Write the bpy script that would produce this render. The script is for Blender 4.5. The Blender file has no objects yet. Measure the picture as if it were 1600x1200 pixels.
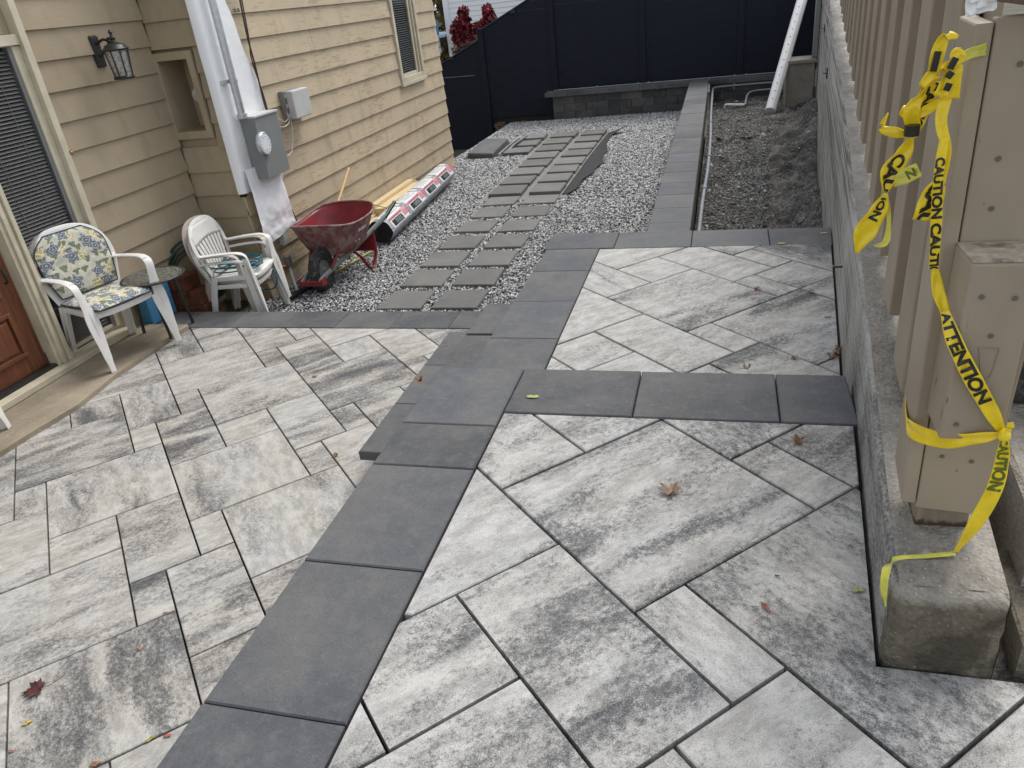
import bpy, bmesh, math, random
import numpy as np
from mathutils import Vector, Matrix, noise
random.seed(7); np.random.seed(7)
sc = bpy.context.scene
COL = sc.collection
R = math.radians

# ------------------------------------------------------------------ camera
F_PX = 1164.0
HC = 1.30                                    # lens height above the upper patio (z = 0)
ROT = Matrix(((0.9642467, -0.02414775, 0.26390374),
              (0.24345838, 0.47405712, -0.84616657),
              (-0.10467243, 0.8801629, 0.46298699)))
cam = bpy.data.cameras.new('camera')
camo = bpy.data.objects.new('camera', cam); COL.objects.link(camo)
cam.sensor_width = 36.0; cam.lens = F_PX / 1600 * 36; cam.clip_start = 0.02; cam.clip_end = 600
camo.matrix_world = Matrix.Translation((0, 0, HC)) @ ROT.to_4x4()
sc.camera = camo

# ------------------------------------------------------------------ light
SUN_EL, SUN_AZ = 58.0, 62.0                  # azimuth from +X towards +Y
world = bpy.data.worlds.new('World'); sc.world = world; world.use_nodes = True
wn = world.node_tree; wn.nodes.clear()
sky = wn.nodes.new('ShaderNodeTexSky'); sky.sky_type = 'NISHITA'; sky.sun_disc = False
sky.sun_elevation = R(SUN_EL); sky.sun_rotation = R(90 - SUN_AZ)
hs = wn.nodes.new('ShaderNodeHueSaturation'); hs.inputs['Saturation'].default_value = 0.32
bg = wn.nodes.new('ShaderNodeBackground'); bg.inputs[1].default_value = 0.15
wo = wn.nodes.new('ShaderNodeOutputWorld')
wn.links.new(sky.outputs[0], hs.inputs['Color']); wn.links.new(hs.outputs[0], bg.inputs[0]); wn.links.new(bg.outputs[0], wo.inputs[0])
sun = bpy.data.lights.new('sun', 'SUN'); sun.energy = 1.5; sun.angle = R(28); sun.color = (1.0, 0.97, 0.93)
suno = bpy.data.objects.new('sun', sun); COL.objects.link(suno)
sd = Vector((math.cos(R(SUN_EL)) * math.cos(R(SUN_AZ)), math.cos(R(SUN_EL)) * math.sin(R(SUN_AZ)), math.sin(R(SUN_EL))))
suno.rotation_euler = sd.to_track_quat('Z', 'Y').to_euler(); suno.location = sd * 30
sc.view_settings.view_transform = 'Standard'; sc.view_settings.look = 'None'
sc.view_settings.exposure = 0.77; sc.view_settings.gamma = 1.0

# ------------------------------------------------------------------ survey: where a line of sight meets a known plane
def at(u, v, x=None, y=None, z=None):
    d = ROT @ Vector((u - 800, -(v - 600), -F_PX))
    t = (z - HC) / d.z if z is not None else (x / d.x if x is not None else y / d.y)
    return Vector((d.x * t, d.y * t, HC + d.z * t))

# ------------------------------------------------------------------ materials
def V3(c): return (c[0], c[1], c[2], 1.0)
class Mat:
    def __init__(s, name, rough=0.7, col=(.5, .5, .5), metal=0.0, spec=0.5):
        s.m = bpy.data.materials.new(name); s.m.use_nodes = True
        s.t = s.m.node_tree; s.b = s.t.nodes['Principled BSDF']
        s.b.inputs['Roughness'].default_value = rough; s.b.inputs['Base Color'].default_value = V3(col)
        s.b.inputs['Metallic'].default_value = metal; s.b.inputs['Specular IOR Level'].default_value = spec
    def n(s, typ, **k):
        nd = s.t.nodes.new(typ)
        for a, v in k.items(): setattr(nd, a, v)
        return nd
    def put(s, sock, v):
        if v is None: return
        if hasattr(v, 'node'): s.t.links.new(v, sock)
        elif isinstance(v, (tuple, list)): sock.default_value = V3(v) if sock.type == 'RGBA' else v
        else: sock.default_value = v
    def pos(s): return s.n('ShaderNodeNewGeometry').outputs['Position']
    def obj(s): return s.n('ShaderNodeTexCoord').outputs['Object']
    def rand(s): return s.n('ShaderNodeObjectInfo').outputs['Random']
    def map(s, v, rot=(0, 0, 0), sc=(1, 1, 1), loc=(0, 0, 0)):
        m = s.n('ShaderNodeMapping'); s.put(m.inputs[0], v)
        m.inputs['Rotation'].default_value = rot; m.inputs['Scale'].default_value = sc; m.inputs['Location'].default_value = loc
        return m.outputs[0]
    def noise(s, v, scale, detail=3, rough=.55, dist=0, out=0):
        m = s.n('ShaderNodeTexNoise'); s.put(m.inputs['Vector'], v); m.inputs['Scale'].default_value = scale
        m.inputs['Detail'].default_value = detail; m.inputs['Roughness'].default_value = rough; m.inputs['Distortion'].default_value = dist
        return m.outputs[out]
    def voro(s, v, scale, feature='F1', out='Distance', dim='3D'):
        m = s.n('ShaderNodeTexVoronoi', feature=feature, voronoi_dimensions=dim); s.put(m.inputs['Vector'], v); m.inputs['Scale'].default_value = scale
        return m.outputs[out]
    def math(s, op, a, b=None, c=None, clamp=False):
        m = s.n('ShaderNodeMath', operation=op, use_clamp=clamp); s.put(m.inputs[0], a)
        if b is not None: s.put(m.inputs[1], b)
        if c is not None: s.put(m.inputs[2], c)
        return m.outputs[0]
    def vadd(s, a, b):
        m = s.n('ShaderNodeVectorMath', operation='ADD'); s.put(m.inputs[0], a); s.put(m.inputs[1], b); return m.outputs[0]
    def vscale(s, a, k):
        m = s.n('ShaderNodeVectorMath', operation='MULTIPLY'); s.put(m.inputs[0], a); s.put(m.inputs[1], k); return m.outputs[0]
    def comb(s, x, y, z):
        m = s.n('ShaderNodeCombineXYZ'); s.put(m.inputs[0], x); s.put(m.inputs[1], y); s.put(m.inputs[2], z); return m.outputs[0]
    def sep(s, v):
        m = s.n('ShaderNodeSeparateXYZ'); s.put(m.inputs[0], v); return m.outputs
    def ramp(s, f, stops, interp='LINEAR'):
        m = s.n('ShaderNodeValToRGB'); s.put(m.inputs[0], f); e = m.color_ramp.elements; m.color_ramp.interpolation = interp
        for i, (p, c) in enumerate(stops):
            if i >= 2: e.new(p)
            e[i].position = p
            e[i].color = V3(c) if isinstance(c, (tuple, list)) else (c, c, c, 1)
        return m.outputs[0]
    def mix(s, f, a, b, mode='MIX'):
        m = s.n('ShaderNodeMix', data_type='RGBA', blend_type=mode); s.put(m.inputs[0], f); s.put(m.inputs[6], a); s.put(m.inputs[7], b)
        return m.outputs[2]
    def col(s, v): s.put(s.b.inputs['Base Color'], v); return s
    def rough(s, v): s.put(s.b.inputs['Roughness'], v); return s
    def bump(s, h, dist=.002, st=1.0):
        m = s.n('ShaderNodeBump'); m.inputs['Distance'].default_value = dist; m.inputs['Strength'].default_value = st
        s.put(m.inputs['Height'], h); s.t.links.new(m.outputs[0], s.b.inputs['Normal']); return s

def simple(name, col, rough=.6, metal=0, var=.12, scale=30, bump=.0006, spec=.5, dirt=None):
    m = Mat(name, rough, col, metal, spec); p = m.pos()
    n = m.noise(p, scale, 4); lo = [c * (1 - var) for c in col]; hi = [min(1, c * (1 + var)) for c in col]
    c = m.ramp(n, [(.3, lo), (.7, hi)])
    if dirt: c = m.mix(m.ramp(m.noise(p, dirt[1], 5, .7), [(dirt[2], 0.), (dirt[2] + .15, 1.)]), c, dirt[0])
    m.col(c).rough(m.ramp(n, [(.3, max(0, rough - .08)), (.7, min(1, rough + .08))]))
    if bump: m.bump(m.noise(p, scale * 3, 3), bump)
    return m.m

def paver_mat(name, swap, light_bias=0.0, tone=(1.0, .95, .865)):
    """blended white, grey and charcoal concrete with streaks along one paver axis"""
    m = Mat(name, .78, spec=.35); r = m.rand()
    p = m.map(m.pos(), rot=(0, 0, R(-45)))
    if swap: p = m.map(p, rot=(0, 0, R(90)))
    off = m.comb(m.math('MULTIPLY', r, 37.), m.math('MULTIPLY', r, 113.), m.math('MULTIPLY', r, 57.))
    q = m.vadd(p, off)
    band = m.noise(m.vscale(q, (.8, 2.6, 1)), 1.9, 2, .5, 1.0)          # broad dark or pale bands
    strk = m.noise(m.vscale(q, (1.0, 2.1, 1)), 6.5, 5, .68, .5)
    flake = m.noise(m.vscale(q, (1.0, 1.25, 1)), 52, 6, .80, .1)         # crisp flaky crust
    g = m.noise(q, 280, 2, .7)
    bias = m.math('MULTIPLY_ADD', m.math('FRACT', m.math('MULTIPLY', r, 7.31)), .22, -.10 + light_bias)
    fld = m.math('ADD', m.math('ADD', m.math('MULTIPLY', band, 1.05), m.math('MULTIPLY', strk, .55)), bias)
    v = m.math('ADD', m.math('ADD', fld, m.math('MULTIPLY', flake, 1.15)), m.math('MULTIPLY', g, .50))
    mask = m.ramp(m.math('MULTIPLY_ADD', v, .5, -.305), [(.43, 0.), (.55, 1.)])
    soft = m.ramp(m.math('MULTIPLY_ADD', v, .5, -.305), [(.34, 0.), (.50, 1.)])
    dark = m.mix(soft, (.060, .064, .070), (.235, .23, .22))
    pale = m.mix(m.ramp(m.noise(m.vscale(q, (1, 2.2, 1)), 9, 5, .75), [(.38, 0.), (.62, 1.)]), (.33, .325, .31), (.54, .535, .515))
    c = m.mix(m.math('MULTIPLY', mask, .86), dark, pale)
    warm = m.ramp(m.noise(q, 3.1, 2), [(.30, .25), (.58, .95)])
    c = m.mix(warm, c, m.mix(1.0, c, tone, 'MULTIPLY'))
    c = m.mix(m.ramp(m.noise(m.vadd(q, (5, 3, 1)), 420, 1), [(.63, 0.), (.70, .55)]), c, (.62, .62, .60))
    c = m.mix(m.ramp(m.noise(m.vadd(q, (9, 2, 1)), 360, 1), [(.58, 0.), (.68, .6)]), c, (.13, .13, .13))
    m.col(c); m.bump(m.math('ADD', m.math('MULTIPLY', g, .6), flake), .0014, .8)
    return m.m

def slab_mat(name='charcoal_concrete', base=(.075, .079, .086), tint=(.135, .13, .12)):
    m = Mat(name, .72, spec=.4); p = m.pos(); r = m.rand(); rr = m.comb(m.math('MULTIPLY', r, 50.), r, r)
    q = m.vadd(p, rr)
    a = m.noise(q, 3.2, 5, .65); b = m.noise(q, 120, 3, .7)
    c = m.ramp(m.math('ADD', m.math('MULTIPLY', a, .8), m.math('MULTIPLY', b, .25)), [(.34, [x * .72 for x in base]), (.5, base), (.7, tint)])
    k = m.math('MULTIPLY_ADD', r, .45, .78)
    c = m.mix(1.0, c, m.comb(k, k, k), 'MULTIPLY')
    c = m.mix(m.ramp(m.voro(q, 60), [(.05, .7), (.07, 0.)]), c, (.2, .2, .2)); c = m.mix(m.ramp(m.voro(m.vadd(q, (3, 1, 2)), 75), [(.06, .8), (.09, 0.)]), c, (.03, .03, .03)); c = m.mix(m.ramp(m.noise(m.vadd(q, (1, 7, 0)), 1.7, 5, .7), [(.44, 0.), (.66, .6)]), c, (.155, .147, .134)); c = m.mix(m.ramp(m.noise(m.vadd(q, (4, 7, 0)), 26, 5, .78), [(.5, 0.), (.66, .35)]), c, (.17, .165, .155)); c = m.mix(m.ramp(m.noise(m.vadd(q, (2, 5, 0)), 240, 2, .7), [(.52, 0.), (.68, .4)]), c, (.04, .04, .04))
    sc_ = m.noise(m.map(q, rot=(0, 0, .5), sc=(3, 26, 1)), 2.4, 2, .5)
    c = m.mix(m.ramp(sc_, [(.76, 0.), (.82, .3)]), c, (.22, .22, .22))
    m.col(c); m.rough(m.ramp(a, [(.3, .62), (.7, .85)])); m.bump(b, .0009, .7)
    return m.m

def concrete_mat(name, dark, light, scale=1.0, streak=None, agg=True, spots=None):
    m = Mat(name, .88, spec=.3); p = m.pos()
    a = m.noise(p, 2.2 * scale, 6, .7, .4); b = m.noise(p, 70 * scale, 4, .75)
    f = m.math('ADD', m.math('MULTIPLY', a, .7), m.math('MULTIPLY', b, .35))
    if agg: f = m.math('ADD', m.math('MULTIPLY', f, .72), m.math('MULTIPLY', m.noise(p, 24, 5, .8), .34))
    if streak:
        s_ = m.noise(m.vscale(p, streak), 1.0, 4, .6)
        f = m.math('ADD', m.math('MULTIPLY', f, .6), m.math('MULTIPLY', s_, .42))
    c = m.ramp(f, [(.36, dark), (.66, light)])
    if agg:
        vd = m.voro(p, 95); c = m.mix(m.ramp(vd, [(.16, .75), (.26, 0.)]), c, m.mix(m.voro(p, 95, out='Color'), [x * 1.5 for x in light], dark))
    if spots: c = m.mix(m.ramp(m.noise(p, 4.5, 5, .7), [(.52, 0.), (.6, .85)]), c, spots)
    if 'mossy' in name: c = m.mix(m.ramp(m.math('ADD', m.sep(p)[2], m.math('MULTIPLY', m.noise(p, 38, 5, .8), .06)), [(.198, 0.), (.212, .9)]), c, (.33, .30, .25))
    h = m.math('ADD', b, m.math('MULTIPLY', m.voro(p, 95), .6)) if agg else b
    if streak: h = m.math('ADD', h, m.math('MULTIPLY', s_, 2.0))
    m.col(c); m.bump(h, .007 if agg else .0025, 1.0)
    return m.m

def siding_mat(name, base, wear, thr):
    m = Mat(name, .62, spec=.35); p = m.pos(); r = m.rand()
    n = m.noise(p, 2.5, 4); k = m.math('MULTIPLY_ADD', r, .10, .93)
    c = m.mix(m.ramp(n, [(.3, 0.), (.7, 1.)]), [x * .9 for x in base], [x * 1.05 for x in base])
    c = m.mix(1.0, c, m.comb(k, k, k), 'MULTIPLY')
    pl = m.noise(m.vscale(p, (3, 3.4, 40)), 1.3, 7, .74)
    patch = m.noise(m.vscale(p, (1, 1.1, 2.0)), 1.2, 3)
    f = m.math('ADD', pl, m.math('MULTIPLY', patch, .45))
    c = m.mix(m.ramp(f, [(thr, 0.), (thr + .04, .6)]), c, wear)
    c = m.mix(m.ramp(m.noise(m.vscale(p, (1, 1, .35)), 7, 4), [(.54, 0.), (.78, .3)]), c, (.15, .125, .09))
    m.col(c); m.bump(m.math('ADD', m.math('MULTIPLY', f, 1.), m.noise(m.vscale(p, (4, 4, 60)), 3, 3)), .0022, .6)
    return m.m

def wood_mat(name, a, b, axis=1, scale=1.0, rough=.55, band=None):
    m = Mat(name, rough); p = m.obj(); s = [28, 28, 28]; s[axis] = 1.6
    n = m.noise(m.vscale(p, s), scale, 5, .6, 1.2); c = m.ramp(n, [(.3, a), (.7, b)])
    if band: c = m.mix(m.ramp(m.noise(p, 9, 4), [(.55, 0.), (.7, .7)]), c, band)
    m.col(c); m.bump(n, .001); return m.m

M = {}
M['paver_u'] = paver_mat('blended_paver_concrete', False)
M['paver_v'] = paver_mat('blended_paver_concrete_cross', True)
M['lit_u'] = paver_mat('lit_paver_concrete', False, .035, (1., .975, .93)); M['lit_v'] = paver_mat('lit_paver_concrete_cross', True, .035, (1., .975, .93))  # same slabs as the lower patio; brighter, cooler light painted into their colour
M['slab'] = slab_mat()
M['flag'] = slab_mat('flagstone_concrete', (.14, .138, .132), (.20, .185, .165))
M['block'] = slab_mat('wall_block_concrete', (.05, .052, .055), (.075, .075, .075))
M['joint'] = simple('joint_sand', (.028, .027, .026), .95, scale=200, bump=.002)
m = Mat('board_formed_concrete', .88, spec=.3); p = m.pos()
st = m.noise(m.vscale(p, (2, .22, 34)), 1.0, 5, .68, .1); st2 = m.noise(m.vscale(p, (6, 1.2, 95)), 1.0, 3, .6); gr = m.noise(p, 90, 4, .75); bl = m.noise(p, 1.6, 5, .65)
far_ = m.ramp(m.math('MULTIPLY', m.sep(p)[1], .1), [(.15, .25), (.45, 1.)]); st = m.mix(far_, bl, st); st2 = m.mix(far_, gr, st2)
f = m.math('ADD', m.math('ADD', m.math('MULTIPLY', st, .55), m.math('MULTIPLY', st2, .30)), m.math('ADD', m.math('MULTIPLY', gr, .15), m.math('MULTIPLY', bl, .18)))
c = m.ramp(f, [(.46, (.045, .043, .039)), (.525, (.17, .165, .15)), (.585, (.32, .31, .285)), (.69, (.50, .49, .455))]); m.col(c)
m.bump(m.math('ADD', m.math('MULTIPLY', f, 2.4), gr), .004, .8); M['wall'] = m.m
M['walltop'] = concrete_mat('weathered_concrete', (.10, .088, .07), (.40, .365, .31))
M['wallend'] = concrete_mat('mossy_concrete', (.04, .033, .024), (.23, .20, .15), spots=(.062, .054, .037))
M['landing'] = concrete_mat('landing_concrete', (.20, .165, .115), (.37, .315, .235), agg=False, scale=.8)
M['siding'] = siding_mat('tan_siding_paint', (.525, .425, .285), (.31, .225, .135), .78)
M['siding_shade'] = siding_mat('shaded_siding_paint', (.40, .32, .215), (.25, .2, .13), 1.02)  # darker copy of the tan siding; recess shade painted into the colour
M['trim'] = simple('cream_trim_paint', (.56, .5, .37), .5, scale=8)
M['doorwood'] = wood_mat('stained_door_wood', (.085, .028, .012), (.21, .072, .03), axis=2, rough=.4)
M['navy'] = simple('navy_composite', (.0098, .0138, .0235), .6, var=.2, scale=6, bump=.0004, spec=.2)
M['taupe'] = None
M['white'] = simple('white_resin', (.74, .72, .67), .42, var=.05, scale=12, bump=.0002, dirt=((.5, .46, .38), 22, .62))
M['offwhite'] = simple('aged_resin', (.50, .44, .38), .5, var=.06, scale=12, bump=.0002)
M['black'] = simple('black_metal', (.018, .018, .018), .4, scale=40)
M['rubber'] = simple('tyre_rubber', (.028, .027, .026), .8, scale=60, dirt=((.12, .115, .1), 30, .5))
M['galv'] = simple('galvanised_steel', (.55, .57, .58), .38, .75, scale=25)
M['pvcgrey'] = simple('grey_pvc', (.24, .255, .27), .5, scale=10)
M['pvcwhite'] = simple('white_pvc', (.78, .78, .76), .35, var=.04, scale=6, bump=0)
M['metergrey'] = simple('grey_enamel', (.205, .215, .205), .45, var=.05, scale=8, bump=.0002)
M['boxgrey'] = simple('pale_grey_plastic', (.50, .50, .48), .5, var=.06, scale=9)
M['boxdark'] = simple('mid_grey_plastic', (.22, .21, .20), .5, var=.06, scale=9)
M['red'] = simple('red_enamel', (.20, .014, .018), .38, var=.25, scale=7, dirt=((.26, .12, .11), 16, .67))
M['redin'] = simple('worn_red_enamel', (.19, .065, .06), .7, var=.3, scale=12, dirt=((.28, .2, .18), 9, .45))
M['toolwood'] = wood_mat('ash_handle', (.45, .27, .11), (.62, .42, .2), axis=2)
M['lumber'] = wood_mat('new_lumber', (.55, .42, .22), (.75, .6, .36), axis=1)
M['yellow'] = simple('yellow_tape_film', (.82, .60, .012), .32, var=.12, scale=25, bump=.0012)
M['yellowthin'] = simple('faded_yellow_film', (.62, .58, .09), .35, var=.2, scale=30, bump=.001)
M['ink'] = simple('black_ink', (.012, .012, .012), .4, bump=0)
M['greenink'] = simple('show_through_ink', (.10, .13, .01), .4, bump=0)
M['wrap'] = None
M['glass'] = None
M['teal'] = simple('teal_hose', (.03, .13, .17), .45, scale=30)
M['greenhose'] = simple('dark_green_hose', (.02, .045, .032), .5, scale=30)
M['screw'] = simple('painted_screw', (.13, .11, .09), .6, scale=300)
M['blue'] = simple('blue_plastic', (.06, .22, .40), .45, scale=8)
M['terracotta'] = simple('terracotta', (.14, .046, .022), .8, var=.45, scale=9)
M['copper'] = simple('brass_tap', (.35, .17, .07), .5, .6, scale=50)
M['fabric'] = simple('black_landscape_fabric', (.02, .02, .02), .85, scale=20, bump=.003)
M['sand'] = simple('stone_dust', (.22, .21, .19), .95, var=.25, scale=50, bump=.004)
M['whitepaint'] = simple('white_vinyl', (.78, .79, .80), .5, var=.03, scale=3, bump=0)
M['bluepaint'] = simple('pale_blue_paint', (.42, .52, .60), .5, scale=5)
M['bark'] = simple('bark', (.12, .085, .06), .9, scale=30)

m = Mat('taupe_fence_paint', .55, spec=.4); p = m.pos()
n = m.noise(m.vscale(p, (20, 20, 1.5)), 2, 5, .65); big = m.noise(p, 3, 3)
c = m.mix(m.ramp(big, [(.3, 0.), (.7, 1.)]), (.27, .218, .156), (.35, .29, .212))
c = m.mix(m.ramp(m.noise(m.vscale(p, (35, 35, 7)), 1.5, 5, .7), [(.665, 0.), (.70, .85)]), c, (.05, .038, .028))
m.col(c); m.bump(n, .0015, .7); M['taupe'] = m.m
m = Mat('bare_post_wood', .7); p = m.pos()
c = m.ramp(m.noise(m.vscale(p, (30, 30, 4)), 1.5, 5), [(.3, (.17, .135, .095)), (.7, (.28, .235, .17))])
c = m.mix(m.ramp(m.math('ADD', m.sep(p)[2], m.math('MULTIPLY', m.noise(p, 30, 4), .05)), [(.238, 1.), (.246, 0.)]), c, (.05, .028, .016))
m.col(c); m.bump(m.noise(m.vscale(p, (60, 60, 5)), 2, 4), .002); M['postwood'] = m.m

m = Mat('house_wrap', .38, spec=.5); p = m.pos()
wr = m.math('ADD', m.noise(p, 7, 4, .6, 1.5), m.math('MULTIPLY', m.voro(p, 14, 'SMOOTH_F1'), .6))
m.col(m.mix(m.ramp(m.noise(p, 22, 4), [(.55, 0.), (.7, .35)]), (.86, .86, .85), (.74, .75, .76))); m.bump(wr, .006, .6); M['wrap'] = m.m

m = Mat('window_glass', .05, (.02, .022, .024), spec=.6); m.b.inputs['Transmission Weight'].default_value = 0
m.b.inputs['Alpha'].default_value = .22; M['glass'] = m.m
m = Mat('pebbled_table_glass', .18); p = m.pos()
v = m.voro(p, 55, 'SMOOTH_F1'); m.col(m.ramp(v, [(.2, (.05, .055, .045)), (.6, (.16, .165, .14))])); m.bump(v, .004); M['tableglass'] = m.m
M['blind'] = simple('grey_blind_slat', (.42, .41, .39), .5, var=.05, scale=5, bump=0)
M['blinddark'] = simple('dark_blind_slat', (.20, .20, .20), .5, var=.05, scale=5, bump=0)
M['darkvoid'] = simple('dark_interior', (.01, .01, .01), .9, bump=0)

# floral cushion on the object's own uv layer
m = Mat('floral_fabric', .85, spec=.2); uv = m.n('ShaderNodeUVMap').outputs[0]; uv = m.vadd(uv, m.vscale(m.noise(uv, 26, 3, .6, out=1), (.035, .035, 0)))
def flower(scale, petals, r0, offs):
    q = m.vadd(uv, offs)
    vn = m.n('ShaderNodeTexVoronoi', feature='F1', voronoi_dimensions='2D'); m.put(vn.inputs['Vector'], q)
    vn.inputs['Scale'].default_value = scale; vn.inputs['Randomness'].default_value = .75
    sub = m.n('ShaderNodeVectorMath', operation='SUBTRACT'); m.put(sub.inputs[0], q); m.put(sub.inputs[1], vn.outputs['Position'])
    x, y, _ = m.sep(sub.outputs[0])
    ang = m.math('ARCTAN2', y, x); d = m.math('MULTIPLY', vn.outputs['Distance'], 1.0)
    pet = m.math('MULTIPLY_ADD', m.math('SINE', m.math('MULTIPLY', ang, petals)), .09, r0)
    ms = m.math('LESS_THAN', d, pet); ring = m.math('SINE', m.math('MULTIPLY', d, 48.))
    return ms, d, ring, vn.outputs['Color']
cr = m.mix(m.ramp(m.noise(uv, 22, 4, .7), [(.45, 0.), (.62, .8)]), (.62, .58, .47), (.40, .41, .36))
lf, d1, r1, c1 = flower(13., 3., .28, (.21, .33, 0)); cr = m.mix(lf, cr, m.mix(m.ramp(r1, [(.3, 0.), (.7, 1.)]), (.12, .15, .09), (.30, .33, .22)))
yf, d2, r2, c2 = flower(8., 9., .26, (.62, .15, 0)); keep = m.math('GREATER_THAN', m.sep(c2)[0], .5)
cr = m.mix(m.math('MULTIPLY', yf, keep), cr, m.mix(m.ramp(m.noise(uv, 60, 2), [(.45, 0.), (.55, 1.)]), (.46, .38, .16), (.78, .71, .5)))
bf, d3, r3, c3 = flower(7.5, 5., .30, (.05, .71, 0))
cr = m.mix(bf, cr, m.mix(m.ramp(r3, [(.2, 0.), (.8, 1.)]), (.14, .16, .19), (.42, .44, .45)))
m.col(cr); m.bump(m.noise(uv, 120, 3), .002); M['floral'] = m.m
M['piping'] = simple('slate_piping', (.04, .045, .06), .8)

# bundle wrapping
m = Mat('grey_poly_wrap', .25, spec=.6); p = m.obj()
wr = m.noise(m.vscale(p, (14, 4, 14)), 1.5, 4, .6, 1.5)
m.col(m.ramp(wr, [(.3, (.20, .21, .22)), (.6, (.40, .42, .44)), (.75, (.7, .72, .74))])); m.bump(wr, .012, .7); M['poly'] = m.m
M['printred'] = simple('red_print', (.5, .03, .05), .3, var=.3, bump=0, scale=40)
M['printwhite'] = simple('white_print', (.74, .76, .76), .3, var=.08, bump=0, scale=40)
M['printblack'] = simple('black_print', (.025, .028, .028), .3, var=.2, bump=0)
M['printpink'] = simple('pink_print', (.55, .25, .28), .3, var=.5, bump=0, scale=90)
M['printgrey'] = simple('grey_print', (.28, .33, .33), .3, bump=0)

# gravel: per-stone colour attribute
m = Mat('crushed_stone', .75, spec=.4); at_ = m.n('ShaderNodeAttribute', attribute_name='tone').outputs['Color']
c = m.mix(m.ramp(m.noise(m.pos(), 160, 3, .7), [(.4, 0.), (.6, .35)]), at_, (.12, .12, .12)); m.col(c)
m.bump(m.noise(m.pos(), 200, 2), .002); M['stone'] = m.m
m = Mat('gravel_fines', .95); p = m.pos()
m.col(m.ramp(m.voro(p, 45), [(.15, (.36, .36, .35)), (.35, (.14, .14, .138)), (.6, (.04, .04, .04))])); m.bump(m.voro(p, 45), -.01); M['gravel'] = m.m
m = Mat('damp_soil', .95); p = m.pos()
n = m.noise(p, 3.5, 6, .75); f = m.noise(p, 45, 5, .75)
c = m.ramp(m.math('ADD', m.math('MULTIPLY', n, .6), m.math('MULTIPLY', f, .45)), [(.40, (.014, .012, .010)), (.51, (.06, .055, .048)), (.62, (.20, .19, .17))])
m.col(c); m.bump(m.math('ADD', f, m.math('MULTIPLY', n, 1.5)), .012); M['soil'] = m.m
m = Mat('ground_soil', .95); p = m.pos(); m.col(m.ramp(m.noise(p, 1.5, 6, .7), [(.35, (.05, .05, .03)), (.65, (.13, .11, .07))])); M['ground'] = m.m

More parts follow.
